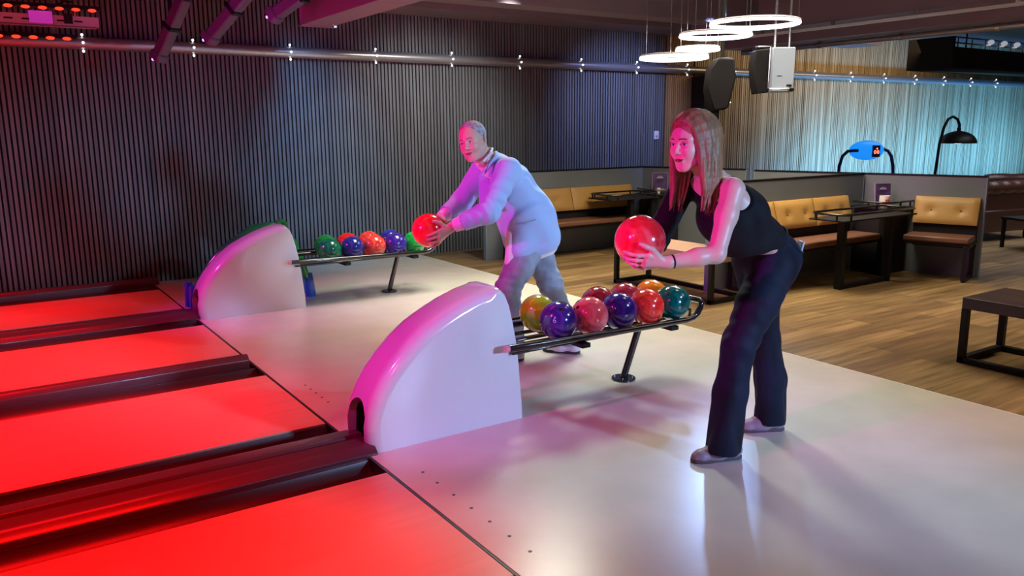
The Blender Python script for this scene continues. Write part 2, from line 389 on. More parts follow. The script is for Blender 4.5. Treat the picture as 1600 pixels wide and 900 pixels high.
# ---------------------------------------------------------------- ceiling beams and strips
M['domewhite'] = mat('dome_diffuser', (.7, .7, .75), .4, emit=(.9, .9, 1), es=.35)
def ceiling_things():
    root = empty('ceiling_beam', (1.42, 0, 2.5)); tag(root, 'grey boxed ceiling beam ending in a flat plate, lit purple', 'beam')
    b = MB(); b.box(-.15, .15, -7.9, 3.55, 0, .65); b.build('beam_box', 'beam', root, bevel=.006)
    b = MB(); b.box(-.17, .17, 3.52, 3.60, -.012, .0); b.box(-.17, .17, 3.55, 3.57, 0, .65); b.build('end_plate', 'beam', root)
    for dx, dy in ((-.04, 3.4), (.0, 3.44), (.09, 3.40), (.13, 3.44)):
        b = MB(); b.sphere((dx, dy, -.004), .008, 8, 6); b.build('rivet', 'steel', root, smooth=True)
    # long beam over the seating, with conduit strip
    root = empty('ceiling_beam', (7.6, 0, 2.62)); tag(root, 'wide violet-grey ceiling beam running over the seating booths', 'beam')
    b = MB(); b.box(-.55, 0.5, -7.9, 4.3, .10, .52); b.box(-.05, .35, -7.9, 4.2, -.02, .10); b.build('beam_box', 'beam', root, bevel=.006)
    root = empty('light_track', (7.0, 0, 2.64)); tag(root, 'thin pale strip light profile along the seating beam', 'strip light')
    b = MB(); b.box(-.02, .02, -7.5, 4.1, 0, .03); b.build('profile', 'white', root)
    b = MB()
    for k in range(12): b.box(-.008, .008, 4.0-k*1.0, 4.05-k*1.0, .03, .085)
    split_build(b, 'bracket', 'steel', root)
    root = empty('wall_tube', (7.88, 0, 2.56)); tag(root, 'blue-lit glossy conduit under the seating beam', 'conduit')
    b = MB(); b.tube([(0, -7.5, 0), (0, 4.1, 0)], .035, 12); b.build('conduit', 'pipe', root, smooth=True)
    b = MB()
    for k in range(10): b.tube([(0, 3.9-k*1.1, 0), (0, 3.95-k*1.1, 0)], .042, 12)
    split_build(b, 'clip', 'steel', root, smooth=True)
    # dark lighting bridge far right
    root = empty('lighting_bridge', (10.75, 3.0, 2.36)); tag(root, 'dark hanging lighting bridge carrying a row of small white domes', 'lighting rig')
    b = MB(); b.box(0, 4.6, -.35, .35, 0, .05); b.box(0, 4.6, -.36, -.30, 0, .30); b.box(0, .05, -.35, .35, 0, .45); b.build('bridge_box', 'blackmat', root, bevel=.005)
    b = MB(); b.bar((.1, -.33, .36), (4.5, -.33, .36), .02); b.bar((.1, -.33, .44), (4.5, -.33, .44), .02)
    for k in range(12): b.bar((.15+k*.39, -.33, .28), (.15+k*.39, -.33, .45), .012)
    b.build('rail', mat('rig_rail', (.10, .08, .12), .4), root)
    for k in range(5):
        b = MB(); b.sphere((.95+k*.40, -.40, .40), .048, 14, 8, (1, 1, .8)); b.bar((.95+k*.40, -.40, .36), (.95+k*.40, -.30, .36), .02); b.build('dome_lamp', 'domewhite', root, smooth=True)
    for k in range(2):
        b = MB(); b.tube([(1+k*2.8, 0, .3), (1+k*2.8, 0, .8)], .012, 8); b.build('hanger', 'black', root)
ceiling_things()

# LED bars and tray at top left
def lane_rig():
    for (x1, y, z, lab) in ((-.46, 3.5, 2.50, 'upper row of glowing red lamps hung over the lanes'), (-.66, 3.5, 2.275, 'lower row of glowing red lamps in front of the wall pipe')):
        root = empty('led_bar', (x1, y, z)); tag(root, lab, 'LED bar', 'red LED bars over the lanes')
        b = MB(); b.box(-4.0, .05, .0, .06, .0, .03); b.build('housing', 'black', root)
        for k in range(24):
            b = MB(); b.sphere((-.02-k*.115, -.015, -.006), .024, 10, 6, (1.3, .5, .55)); b.build('led', 'red_led', root, smooth=True)
        for k in (0, 1, 2):
            b = MB(); b.tube([(-.1-k*1.3, .03, .03), (-.1-k*1.3, .03, 3.15-z)], .006, 6); b.build('hanger', 'steel', root)
    root = empty('equipment_tray', (-.46, 3.55, 2.375)); tag(root, 'pink-lit perforated equipment tray with a small violet control box', 'tray')
    b = MB(); b.box(-4.0, .02, 0, .16, 0, .008); b.box(-4.0, .02, -.008, 0, 0, .075); b.box(.02, .028, -.008, .16, 0, .075); b.build('tray', 'tray', root, bevel=.002)
    b = MB()
    for k in range(26): b.box(-.15-k*.12, -.09-k*.12, -.010, -.007, .030, .042)
    split_build(b, 'slot', 'holeblack', root)
    b = MB(); b.box(-.46, -.30, -.03, .05, .01, .10); b.build('control_box', mat('violet_box', (.6, .12, .7), .35, emit=(.5, .05, .7), es=.35), root, bevel=.004)
    b = MB(); b.box(-.22, -.16, -.025, .05, .015, .09); b.build('connector', 'black', root)
    b = MB(); b.tube([(-.27, .02, .1), (-.25, .02, .16), (-.2, .02, .19), (-.14, .02, .185)], .006, 6); b.build('cable', 'black', root, smooth=True)
    for k in (0, 1, 2):
        b = MB(); b.tube([(-.13-k*1.4, .08, .008), (-.13-k*1.4, .08, .775)], .006, 6); b.build('hanger', 'steel', root)
    # violet lit stage lights
    labs = ['leftmost of three tilted purple stage lights under the ceiling', 'middle tilted purple stage light with a red-lit front', 'rightmost red-lit stage light cut off by the top edge']
    first = None
    for (loc, top, lab) in zip(((.02, 3.6, 2.18), (.33, 3.1, 2.30), (.66, 2.45, 2.42)), ((.19, 3.3, 2.62), (.62, 2.7, 2.70), (.98, 2.1, 2.68)), labs):
        root = empty('stage_light', loc); tag(root, lab, 'stage light', 'purple stage lights')
        d = Vector(top)-Vector(loc); L = d.length; q = d.to_track_quat('X', 'Z').to_matrix().to_4x4()
        b = MB(); b.box(0, L, -.05, .05, -.045, .045, q); b.build('body', 'stage', root, bevel=.012)
        b = MB(); b.box(-.05, .03, -.062, .062, -.06, .06, q); b.build('lamp_head', 'stage', root, bevel=.02)
        b = MB(); b.box(L*.5-.015, L*.5+.015, -.062, .062, -.06, .062, q); b.build('yoke', 'black', root, bevel=.004)
        b = MB(); b.tube([d*.5+Vector((0, 0, .05)), Vector((d.x*.5, d.y*.5, 3.15-loc[2]))], .018, 10); b.build('hanger', 'black', root, smooth=True)
        b = MB(); b.sphere(q @ Vector((-.045, -.05, .0)), .012, 10, 6); b.build('indicator', 'violet_led', root, smooth=True)
lane_rig()

# ---------------------------------------------------------------- ring pendant lights
def ring_light(c, dia, label, h=.03):
    root = empty('ring_light', c); tag(root, label, 'pendant light', 'glowing ring pendants')
    n = 64; r_ = dia/2
    b = MB(); b.tube([(r_*math.cos(2*math.pi*k/n), r_*math.sin(2*math.pi*k/n), 0) for k in range(n)], .011, 10, closed=True); b.build('diffuser', 'glow', root, smooth=True)
    b = MB(); b.tube([(r_*math.cos(2*math.pi*k/n), r_*math.sin(2*math.pi*k/n), .020) for k in range(n)], .009, 8, closed=True); b.build('housing', 'white', root, smooth=True)
    for k in range(3):
        a = 2*math.pi*k/3+.9
        b = MB(); b.tube([(r_*math.cos(a), r_*math.sin(a), .02), (r_*math.cos(a), r_*math.sin(a), 3.15-c[2])], .0022, 6); b.build('cable', 'steel', root)
    b = MB(); b.lathe([(.05, 3.12-c[2]), (.05, 3.15-c[2])], (0, 0, 0), 20); b.build('canopy', 'white', root)
ring_light((3.95, 1.47, 2.15), .595, 'lowest glowing ring pendant, left of the cluster')
ring_light((4.30, 1.52, 2.24), .385, 'smallest glowing ring pendant, in the middle of the cluster')
ring_light((4.15, 1.17, 2.325), .61, 'glowing ring pendant just above the smallest ring')
ring_light((4.36, .92, 2.41), .745, 'largest and highest glowing ring pendant, at the right of the cluster')

# ---------------------------------------------------------------- speakers
M['paleblue'] = mat('white_panel_cool_lit', (.26, .31, .42), .4)  # white back panel, its dim bluish light put into the colour
def speakers():
    root = empty('loudspeaker', (5.213, 1.421, 2.068)); root.scale = (1.08, 1.08, 1.0); tag(root, 'white-backed loudspeaker in a bright metal bracket under the ceiling', 'loudspeaker', 'ceiling loudspeakers')
    root.rotation_euler = (0, 0, R(-33))    # local x = image right, local -y = toward camera
    b = MB(); b.box(-.02, .185, -.10, .04, -.20, .22); b.build('back_panel', 'paleblue', root, bevel=.008)
    b = MB(); b.prism([(-.02, -.20), (-.02, .215), (-.15, .20), (-.165, .08), (-.16, -.06), (-.13, -.215)], -.05, .12, 'y'); b.build('cabinet', 'speaker_black', root, bevel=.01)
    b = MB(); b.tube([(-.15, -.02, .23), (-.15, -.11, .225), (-.045, -.12, .225), (-.05, -.12, -.165), (.0, -.12, -.172), (.15, -.12, -.172)], .009, 8); b.build('bracket', 'steel', root, smooth=True)
    b = MB(); b.tube([(.14, -.12, -.172), (.175, -.115, -.172)], .02, 10); b.build('knob', 'black', root)
    b = MB(); b.box(.12, .165, -.105, -.10, -.145, -.13); b.box(.03, .075, -.102, -.10, -.05, -.045); b.build('label_plate', 'black', root)
    b = MB(); b.tube([(.02, -.03, .22), (.02, -.03, 1.12)], .015, 8); b.tube([(.15, -.03, .22), (.15, -.03, 1.12)], .012, 8); b.build('hanger', 'steel', root)
    root = empty('loudspeaker', (4.92, 1.78, 1.96)); tag(root, 'black loudspeaker tilted down beside the black pilaster', 'loudspeaker', 'ceiling loudspeakers')
    root.rotation_euler = (0, R(0), R(-33))
    b = MB(); b.prism([(-.10, -.27), (-.155, -.06), (-.135, .14), (-.06, .25), (.09, .24), (.115, .06), (.055, -.22), (.03, -.25)], -.13, .13, 'y'); b.build('cabinet', 'speaker_black', root, bevel=.02)
    b = MB(); b.prism([(-.158, -.05), (-.138, .13), (-.065, .235), (-.09, -.24)], -.138, -.13, 'y'); b.build('grille', 'speaker_black', root)
    b = MB(); b.box(-.15, -.02, -.05, .05, -.285, -.262); b.bar((-.10, 0, -.27), (-.20, 0, -.40), .03); b.build('bracket', 'black', root, bevel=.004)
    b = MB(); b.tube([(-.14, -.03, -.28), (-.16, -.03, -.36), (-.12, -.03, -.42), (-.09, -.03, -.36), (-.13, -.03, -.32)], .006, 6); b.build('cable', 'black', root, smooth=True)
    b = MB(); b.sphere((.07, -.10, -.19), .014, 10, 6); b.build('bolt', 'steel', root, smooth=True)
    b = MB(); b.tube([(0, 0, .24), (0, 0, 1.19)], .018, 8); b.build('hanger', 'black', root)
speakers()
# ---------------------------------------------------------------- ball returns
def hood_mesh():
    """white cover: side profile in x-z, rounded across y; local origin at (0, 0, 0), width centred on y=0"""
    prof = [(.015, .0), (.002, .06), (.002, .13), (.02, .21), (.055, .29), (.105, .365), (.17, .44), (.25, .515), (.345, .585), (.45, .64), (.55, .683), (.655, .718), (.735, .735), (.785, .735), (.815, .71), (.840, .655), (.865, .56), (.888, .45), (.905, .33), (.918, .2), (.928, .1), (.933, 0)]
    # resample
    P = []
    for i in range(len(prof)-1):
        for k in range(2): t = k/2; P.append((prof[i][0]*(1-t)+prof[i+1][0]*t, prof[i][1]*(1-t)+prof[i+1][1]*t))
    P.append(prof[-1])
    cx, cz = .52, .0
    W = .155; ns = 22; b = MB(); vs = []; n = len(P)
    # rings across y: inset by rounding
    for j in range(ns+1):
        t = -1+2*j/ns
        a = t*math.pi/2
        y = W*math.copysign(abs(math.sin(a))**.55, a) if abs(t) < 1 else W*t
        ins = (1-math.cos(a)**.9) if abs(t) < 1 else 1
        for i, (x, z) in enumerate(P):
            # inward normal approx toward the core point
            d = Vector((x-cx, z-cz)); L = d.length
            front = 1.0 if x < .74 else .45
            s_ = ins*.075*front
            k = max(0, (L-s_)/L)
            zz = cz+(z-cz)*k if z > .03 else z
            vs.append((cx+(x-cx)*k, y, zz))
    fs = []
    for j in range(ns):
        for i in range(n-1): fs.append((j*n+i, j*n+i+1, (j+1)*n+i+1, (j+1)*n+i))
    fs += [tuple(range(n))[::-1], tuple(ns*n+i for i in range(n))]
    b.add(vs, fs); return b
def ball_return(oy, label):
    root = empty('ball_return', (0, oy, 0)); tag(root, label, 'ball return', 'ball returns'); bpy.context.view_layer.update()
    h = hood_mesh().build('hood', 'hood', root, smooth=True)
    # front opening, an arch shaped dark mouth
    b = MB(); pts = []
    for k in range(17):
        a = math.pi*k/16; pts.append((math.cos(a)*.088, .155+math.sin(a)*.085))
    poly = [(-.088, .0)]+[(-p[0], p[1]) for p in pts]+[(.088, .0)]
    nn = len(poly); vs = []
    def fx(z): # front surface x at height z
        pr = [(0, .013), (.06, .0), (.13, .0), (.21, .02), (.29, .055)]
        for (z0, x0), (z1, x1) in zip(pr, pr[1:]):
            if z <= z1: return x0+(x1-x0)*(z-z0)/(z1-z0)
        return .06
    tun = [(y*1.08-.008, z*1.02) for y, z in poly]
    cu_ = MB(); cu_.prism(tun, -.08, .30, 'x'); c_ = cu_.build('cutter', 'holeblack')
    md = h.modifiers.new('mouth', 'BOOLEAN'); md.object = c_; md.operation = 'DIFFERENCE'; md.solver = 'EXACT'
    c_.location = (0, oy, 0); bpy.context.view_layer.update()
    me2 = bpy.data.meshes.new_from_object(h.evaluated_get(bpy.context.evaluated_depsgraph_get()))
    h.modifiers.clear(); h.data = me2; bpy.data.objects.remove(c_)
    # dark liner of the tunnel
    lin = [(y*.995, z) for y, z in [((p[0])*1.08-.008, p[1]*1.02+.001) for p in poly]]
    b = MB(); vs = [(.035+abs((y+.008)/.1)*.012+max(0, z-.12)*.25, y, z) for y, z in lin]+[(.28, y, z) for y, z in lin]; nn = len(lin)
    b.add(vs, [tuple(range(nn, 2*nn))]+[(k, nn+k, nn+(k+1) % nn, (k+1) % nn) for k in range(nn)])
    b.build('mouth', 'holeblack', root)
    # rack rails
    def rail(y, r_, s):
        z0, z1 = .425, .405
        return [(.78, y, z0), (1.2, y, .415), (1.7, y, .405), (2.06, y, .398), (2.12, y*.995, .405), (2.16, y*.985, .425), (2.19, y*.97, .46), (2.205, y*.94, .485), (2.21, y*.86, .497)]
    Y = .225
    a = rail(-Y, .02, 1); c = rail(Y, .02, 1)
    b = MB(); b.tube(a+c[::-1], .019, 14); b.build('outer_rail', 'gloss_black', root, smooth=True)
    b = MB(); b.tube([(.80, Y*.98, .46), (1.9, Y*.98, .44), (2.08, Y*.97, .45), (2.12, Y*.9, .452), (2.13, 0, .452), (2.12, -Y*.9, .452), (2.10, -Y*.97, .42)], .009, 8); b.build('inner_rail', 'gloss_black', root, smooth=True)
    for y, wd in ((-.165, .04), (-.05, .045), (.05, .045), (.165, .04)):
        b = MB(); b.box(.83, 2.08, y-wd/2, y+wd/2, .372, .386); b.build('ball_rest', 'gloss_black', root, bevel=.004)
    for x in (1.30, 1.98):
        b = MB(); b.box(x-.03, x+.03, -.22, .22, .345, .372); b.build('cross_bar', 'black', root, bevel=.004)
    b = MB(); b.tube([(2.05, -.10, .40), (2.09, -.10, .42), (2.10, -.10, .455), (2.07, -.10, .47)], .012, 10); b.build('stop', 'gloss_black', root, smooth=True)
    b = MB(); b.tube([(.755, -Y, .425), (.79, -Y, .425)], .017, 12); b.build('rail_end', mat('rail_end_pink_reflection', (.75, .35, .38), .35), root, smooth=True)  # pink reflection on the rail stub put into its colour
    # post
    b = MB(); b.tube([(1.82, .055, .008), (1.90, .0, .36)], .022, 16); b.build('post', 'gloss_black', root, smooth=True)
    b = MB(); b.lathe([(.075, 0), (.075, .010), (.072, .013)], (1.82, .055, 0), 32); bp = b.build('base_plate', 'gloss_black', root, smooth=True)
    for k in range(4):
        a_ = math.pi/4+k*math.pi/2
        b = MB(); b.sphere((1.82+.055*math.cos(a_), .055+.055*math.sin(a_), .014), .006, 8, 5); b.build('bolt', 'steel', bp, smooth=True)
    return root
ball_return(-.385, 'near white bowling ball return with glossy arched hood and black rack')
ball_return(3.025, 'far white bowling ball return with glossy arched hood, closer to the slatted wall')

BR = .108
def ball_proto(m, holes=True):
    o = MB().sphere((0, 0, 0), BR, 48, 24).build('bowling_ball', m, smooth=True)
    return o
def bowling_ball(loc, m, label, group=None, hd=None, r_=BR):
    b = MB(); b.sphere((0, 0, 0), r_, 40, 22); o = b.build('bowling_ball', m, smooth=True)
    o.location = loc; tag(o, label, 'bowling ball', group)
    hd = Vector(hd or (-.3, -.5, .8)).normalized()
    t = hd.orthogonal().normalized(); s_ = hd.cross(t)
    for k, (u, v, rr) in enumerate(((.018, .016, .0115), (.018, -.016, .0115), (-.042, 0, .014))):
        p = (hd*r_+t*u+s_*v).normalized()
        q = p.to_track_quat('Z', 'Y').to_matrix().to_4x4()
        b = MB(); b.lathe([(rr, -.01), (rr, .0), (rr*.8, .0012)], tuple(p*(r_-.0007)), 16, q.to_3x3().to_4x4())
        b.build('finger_hole', 'holeblack', o)
    return o
BM = dict(
 purple=swirl_ball('purple_swirl', (.035, .012, .20), (.12, .025, .33)), pink=swirl_ball('pink_swirl', (.95, .10, .14), (1, .22, .27)),
 navy=swirl_ball('navy_swirl', (.03, .012, .22), (.07, .03, .36)), red=swirl_ball('red_swirl', (.80, .015, .015), (.90, .06, .04)),
 teal=swirl_ball('teal_swirl', (.0, .05, .05), (.0, .15, .13)), yellow=swirl_ball('yellow_swirl', (.42, .50, .02), (.58, .45, .01), 4),
 maroon=swirl_ball('maroon_swirl', (.25, .01, .02), (.45, .03, .06)), orange=swirl_ball('orange_swirl', (.85, .16, .01), (.95, .28, .02)),
 green=swirl_ball('green_swirl', (.0, .30, .04), (.02, .50, .06)), dgreen=swirl_ball('dark_green_swirl', (.0, .12, .08), (.01, .30, .14)),
 blue=swirl_ball('blue_swirl', (.01, .02, .25), (.05, .06, .40)), coral=swirl_ball('coral_swirl', (.75, .02, .02), (.95, .16, .10)))
ZB = .492
GN = 'balls on the near rack'; GF = 'balls on the far rack'
pb = bowling_ball((1.19, -.49, ZB+.004), BM['purple'], 'dark purple ball marked 6, nearest the hood on the near rack', GN, (-.05, -.42, 1))
bowling_ball((1.412, -.49, ZB+.002), BM['pink'], 'pink bowling ball beside the purple one on the near rack', GN, (-1, .25, .75))
bowling_ball((1.63, -.49, ZB), BM['navy'], 'indigo ball between the pink and the bright red ball', GN, (.4, .6, .6))
bowling_ball((1.848, -.49, ZB-.002), BM['red'], 'bright red bowling ball in front of the orange one', GN, (.6, .6, .4))
bowling_ball((2.066, -.49, ZB-.006), BM['teal'], 'dark teal ball at the open end of the near rack', GN, (-.25, .1, 1))
bowling_ball((1.205, -.272, ZB+.004), BM['yellow'], 'yellow-green bowling ball at the back beside the white hood', GN, (0, .8, .5))
bowling_ball((1.655, -.272, ZB), BM['maroon'], 'dark red ball behind the pink and indigo balls', GN, (0, .8, .5))
bowling_ball((1.873, -.272, ZB-.002), swirl_ball('wine_swirl', (.32, .01, .03), (.55, .05, .08)), 'wine red ball between the dark red and the orange one', GN, (0, .8, .5))
bowling_ball((2.091, -.272, ZB-.006), BM['orange'], 'orange bowling ball at the back of the near rack', GN, (0, .8, .5))
OY = 3.41
bowling_ball((1.19, OY-.45, ZB-.015), BM['dgreen'], 'dark green ball nearest the hood on the far rack', GF, (.2, .5, 1))
bowling_ball((1.412, OY-.45, ZB-.015), BM['blue'], 'dark blue ball second from the hood on the far rack', GF, (.2, .5, 1))
bowling_ball((1.63, OY-.45, ZB-.015), BM['coral'], 'coral red ball in the front row of the far rack', GF, (.2, .5, 1))
bowling_ball((1.848, OY-.45, ZB-.015), BM['navy'], 'violet-blue ball beside the coral red one on the far rack', GF, (.2, .5, 1))
bowling_ball((2.05, OY-.45, ZB-.015), BM['green'], 'bright green ball at the end of the far rack', GF, (.2, .5, 1))
bowling_ball((1.24, OY-.232, ZB-.008), BM['green'], 'green ball half hidden behind the dark green one', GF, (0, .8, .5))
bowling_ball((1.458, OY-.232, ZB-.008), BM['red'], 'red ball half hidden behind the dark blue one', GF, (0, .8, .5))
bowling_ball((1.676, OY-.232, ZB-.008), BM['coral'], 'orange-red ball half hidden behind the coral red one', GF, (0, .8, .5))
bowling_ball((1.894, OY-.232, ZB-.008), BM['blue'], 'blue ball half hidden behind the violet-blue one', GF, (0, .8, .5))

def text_mesh(s, size, name, m, parent, mtx, ext=.001):
    cu = bpy.data.curves.new(name, 'FONT'); cu.body = s; cu.size = size; cu.extrude = ext; cu.align_x = 'CENTER'; cu.align_y = 'CENTER'
    o = bpy.data.objects.new(name, cu); COL.objects.link(o)
    me = bpy.data.meshes.new_from_object(o.evaluated_get(bpy.context.evaluated_depsgraph_get()))
    bpy.data.objects.remove(o); bpy.data.curves.remove(cu)
    me.transform(mtx); me.materials.clear(); me.materials.append(M[m] if isinstance(m, str) else m)
    o = bpy.data.objects.new(name, me); COL.objects.link(o)
    if parent: o.parent = parent
    return o
# the number on the purple ball, facing the camera side
nd = Vector((-.72, -.64, .22)).normalized()
zx = Vector((0, 0, 1)); xr = zx.cross(nd).normalized(); yu = nd.cross(xr)
mt = Matrix((xr, yu, nd)).transposed().to_4x4(); mt.translation = nd*(BR+.0002)
text_mesh('6', .042, 'number', mat('ball_print', (.55, .45, .8), .5), pb, mt, .0008)

# ---------------------------------------------------------------- kids ramp behind the far hood
def ramp():
    root = empty('bowling_ramp', (0, 3.42, 0)); tag(root, "green and blue curved plastic children's ramp behind the far white hood", 'bowling ramp')
    def arc(x0, x1, h, n=16): return [(x0+(x1-x0)*(.5-.5*math.cos(math.pi*k/n)), 0, h*math.sin(math.pi*k/n)**.62) for k in range(n+1)]
    for y in (-.10, .10):
        b = MB(); dz = -.02 if y > 0 else 0; e_ = .05 if y > 0 else .0; pts = [(.09+e_, y, .12), (.13+e_, y, .24), (.22+e_, y, .36), (.36+e_, y, .50), (.50+e_, y, .60+dz), (.66, y, .675+dz), (.80, y, .69+dz), (.90, y, .65+dz), (.97, y, .54+dz), (1.04, y, .36), (1.09, y, .18)]
        b.tube(pts, [.03, .032, .034, .036, .038, .04, .04, .038, .036, .034, .03], 12); b.build('side_arch', 'green', root, smooth=True)
    b = MB()
    pts = [(.16, .23), (.25, .34), (.39, .47), (.53, .56), (.68, .63), (.80, .65)]
    for (x0, z0), (x1, z1) in zip(pts, pts[1:]): b.add([(x0, -.1, z0-.02), (x1, -.1, z1-.02), (x1, .1, z1-.02), (x0, .1, z0-.02), (x0, -.1, z0), (x1, -.1, z1), (x1, .1, z1), (x0, .1, z0)], [(0, 1, 2, 3), (7, 6, 5, 4), (0, 4, 5, 1), (1, 5, 6, 2), (2, 6, 7, 3), (3, 7, 4, 0)])
    b.build('slide', 'green', root, smooth=True)
    b = MB(); b.tube([(.82, -.10, .70), (.86, -.12, .745), (.91, -.12, .71), (.90, -.10, .64)], [.02, .024, .02, .015], 10); b.build('handle', 'green', root, smooth=True)
    for x in (.08, 1.12):
        for y in (-.10, .10):
            b = MB(); b.tube([(x, y, .0), (x-.005, y, .1), (x-.01, y, .22)], [.05, .045, .034], 14); b.build('foot', 'blueplastic', root, smooth=True)
ramp()

# ---------------------------------------------------------------- booths
def partition(p0, p1, h, t, label, panel='partition'):
    p0 = Vector((*p0, 0)); p1 = Vector((*p1, 0)); d = p1-p0; L = d.length
    root = empty('booth_partition', p0, math.atan2(d.y, d.x)); tag(root, label, 'booth partition', 'grey booth partitions')
    b = MB(); b.box(0, L, -t/2, t/2, .0, h-.012); b.build('panel', panel, root, bevel=.003)
    b = MB(); b.box(-.004, L+.004, -t/2-.004, t/2+.004, h-.012, h+.004); b.build('top_trim', 'black', root)
    for x, nm in ((-.006, 0), (L-.004, 1)):
        b = MB(); b.box(x, x+.01, -t/2-.004, t/2+.004, 0, h); b.build('end_cap', 'panel_edge', root)
    return root
def bench(p0, p1, label, n_cush, group, side=1, depth=.46, seat_w=None, back=True, open_end=None):
    """bench with its back line from p0 to p1; the seat lies on the right-hand side (local -y) of p0->p1"""
    p0 = Vector((*p0, 0)); p1 = Vector((*p1, 0)); d = p1-p0; L = d.length
    root = empty('booth_bench', p0, math.atan2(d.y, d.x)); tag(root, label, 'booth bench', group)
    y0 = -depth
    b = MB(); b.box(0, L, y0, -.12, .385, .445); b.build('seat', 'brown', root, bevel=.018, seg=3)
    b = MB(); b.box(.0, L, y0+.02, -.04, .355, .385)
    b.build('seat_board', 'black', root, bevel=.004)
    cw = L/n_cush
    for i in range(n_cush):
        x0 = i*cw+.004; x1 = (i+1)*cw-.004
        # leaned cushion with puffed face
        nx, nz = 20, 10; th = .07; vs = []; fs = []; bt = []
        btn = [(.27, .5), (.73, .5)] if n_cush > 0 else []
        for a in range(nx+1):
            for c in range(nz+1):
                u = a/nx; v = c/nz
                ed = min(u*cw, (1-u)*cw, v*.27, (1-v)*.27)
                puff = .022*(1-math.exp(-ed/.02))
                for bu, bv in btn:
                    dd = math.hypot((u-bu)*cw, (v-bv)*.27); puff -= .024*math.exp(-(dd/.035)**2)
                z = .54+.27*v; y = -.135+.085*v
                vs.append((x0+(x1-x0)*u, y-puff, z))
        nfront = len(vs)
        for a in range(nx+1):
            for c in range(nz+1):
                u = a/nx; v = c/nz; vs.append((x0+(x1-x0)*u, -.135+.085*v+.045, .54+.27*v))
        g = lambda a, c, o=0: a*(nz+1)+c+o
        for a in range(nx):
            for c in range(nz):
                fs.append((g(a, c), g(a+1, c), g(a+1, c+1), g(a, c+1))); fs.append((g(a, c, nfront), g(a, c+1, nfront), g(a+1, c+1, nfront), g(a+1, c, nfront)))
        for a in range(nx):
            fs.append((g(a, 0), g(a, 0, nfront), g(a+1, 0, nfront), g(a+1, 0))); fs.append((g(a, nz), g(a+1, nz), g(a+1, nz, nfront), g(a, nz, nfront)))
        for c in range(nz):
            fs.append((g(0, c), g(0, c+1), g(0, c+1, nfront), g(0, c, nfront))); fs.append((g(nx, c), g(nx, c, nfront), g(nx, c+1, nfront), g(nx, c+1)))
        cu = MB().add(vs, fs).build('back_cushion', 'tan', root, smooth=True)
        for bu, bv in btn:
            b = MB(); b.sphere((x0+(x1-x0)*bu, -.135+.085*bv-.004, .54+.27*bv), .012, 10, 6, (1, .5, 1)); b.build('button', 'tan_dark', cu, smooth=True)
    b = MB(); b.box(0.01, L-.01, -.10, -.03, .30, .60); b.build('back_board', 'blackmat', root)
    for e, x in (('a', .03), ('b', L-.03)):
        if open_end and e not in open_end: continue
        b = MB(); b.bar((x, y0+.03, .02), (x, y0+.03, .36), .04); b.bar((x, y0+.03, .02), (x, -.04, .02), .035); b.bar((x, -.05, .02), (x, -.05, .36), .035); b.bar((x, y0+.03, .345), (x, -.04, .345), .035)
        b.build('leg_frame', 'black', root, bevel=.003)
    return root
GB = 'tan cushioned booth benches'
partition((4.30, 1.30), (6.67, 1.30), 1.03, .05, 'grey partition behind the bench with two tan cushions, right of the woman')
partition((6.36, 2.50), (7.07, .17), 1.03, .05, 'grey partition whose end stands at the far right behind the single tan cushion')
partition((3.55, 4.10), (6.03, 4.10), 1.03, .05, 'grey partition behind the man, in front of the slatted wall')
partition((6.03, 4.10), (6.45, 2.70), 1.03, .05, 'short grey partition half hidden behind the woman')
def bench_lr(p0, p1, *a, **k): return bench(p0, p1, *a, **k)
bench_lr((4.50, 1.27), (6.33, 1.27), 'tan cushioned bench with brown seat just right of the woman', 3, GB, open_end='a')
bench_lr((6.88, .78), (7.06, .20), 'short bench with one tan cushion at the right end of the seating', 1, GB, open_end='b')
bench_lr((3.75, 4.07), (5.76, 4.07), 'long tan cushioned bench behind the man, beside the slatted wall', 2, GB, open_end='a')

def rail_table(x0, x1, y0, y1, label, legs, deck_z=.685, rail_z=.735):
    cx, cy = (x0+x1)/2, (y0+y1)/2
    root = empty('rail_table', (cx, cy, 0)); tag(root, label, 'table', 'narrow black tables with raised rails')
    a, c = (x1-x0)/2, (y1-y0)/2
    b = MB(); b.box(-a, a, -c, c, deck_z-.015, deck_z); b.build('table_top', 'blackmat', root, bevel=.004)
    b = MB(); k = .06
    loop = [(-a+k, -c, rail_z), (a-k, -c, rail_z), (a, -c+k, rail_z), (a, c-k, rail_z), (a-k, c, rail_z), (-a+k, c, rail_z), (-a, c-k, rail_z), (-a, -c+k, rail_z)]
    b.tube(loop, .011, 10, closed=True); b.build('rail', 'gloss_black', root, smooth=True)
    b = MB()
    for x in (-a+.1, a-.1):
        for y in (-c, c): b.tube([(x, y, deck_z), (x, y, rail_z)], .010, 8)
    for y in (-c+.08, c-.08):
        for x in (-a, a): b.tube([(x, y, deck_z), (x, y, rail_z)], .010, 8)
    split_build(b, 'rail_post', 'black', root, smooth=True)
    for (lx, ly) in legs:
        b = MB(); b.bar((lx-cx, ly-cy, 0), (lx-cx, ly-cy, deck_z-.015), .075, .055); b.build('leg', 'black', root, bevel=.004)
    if len(legs) > 1:
        b = MB(); b.bar((legs[0][0]-cx, legs[0][1]-cy, .02), (legs[1][0]-cx, legs[1][1]-cy, .02), .05, .04); b.build('foot_bar', 'black', root, bevel=.003)
    return root
rail_table(5.15, 6.34, .45, .83, 'narrow railed table in front of the bench right of the woman', [(5.38, .62), (6.15, .62)])
rail_table(4.95, 5.74, 3.46, 3.92-.02, 'narrow railed table in front of the long bench behind the man', [(5.33, 3.54), (5.68, 3.54)])
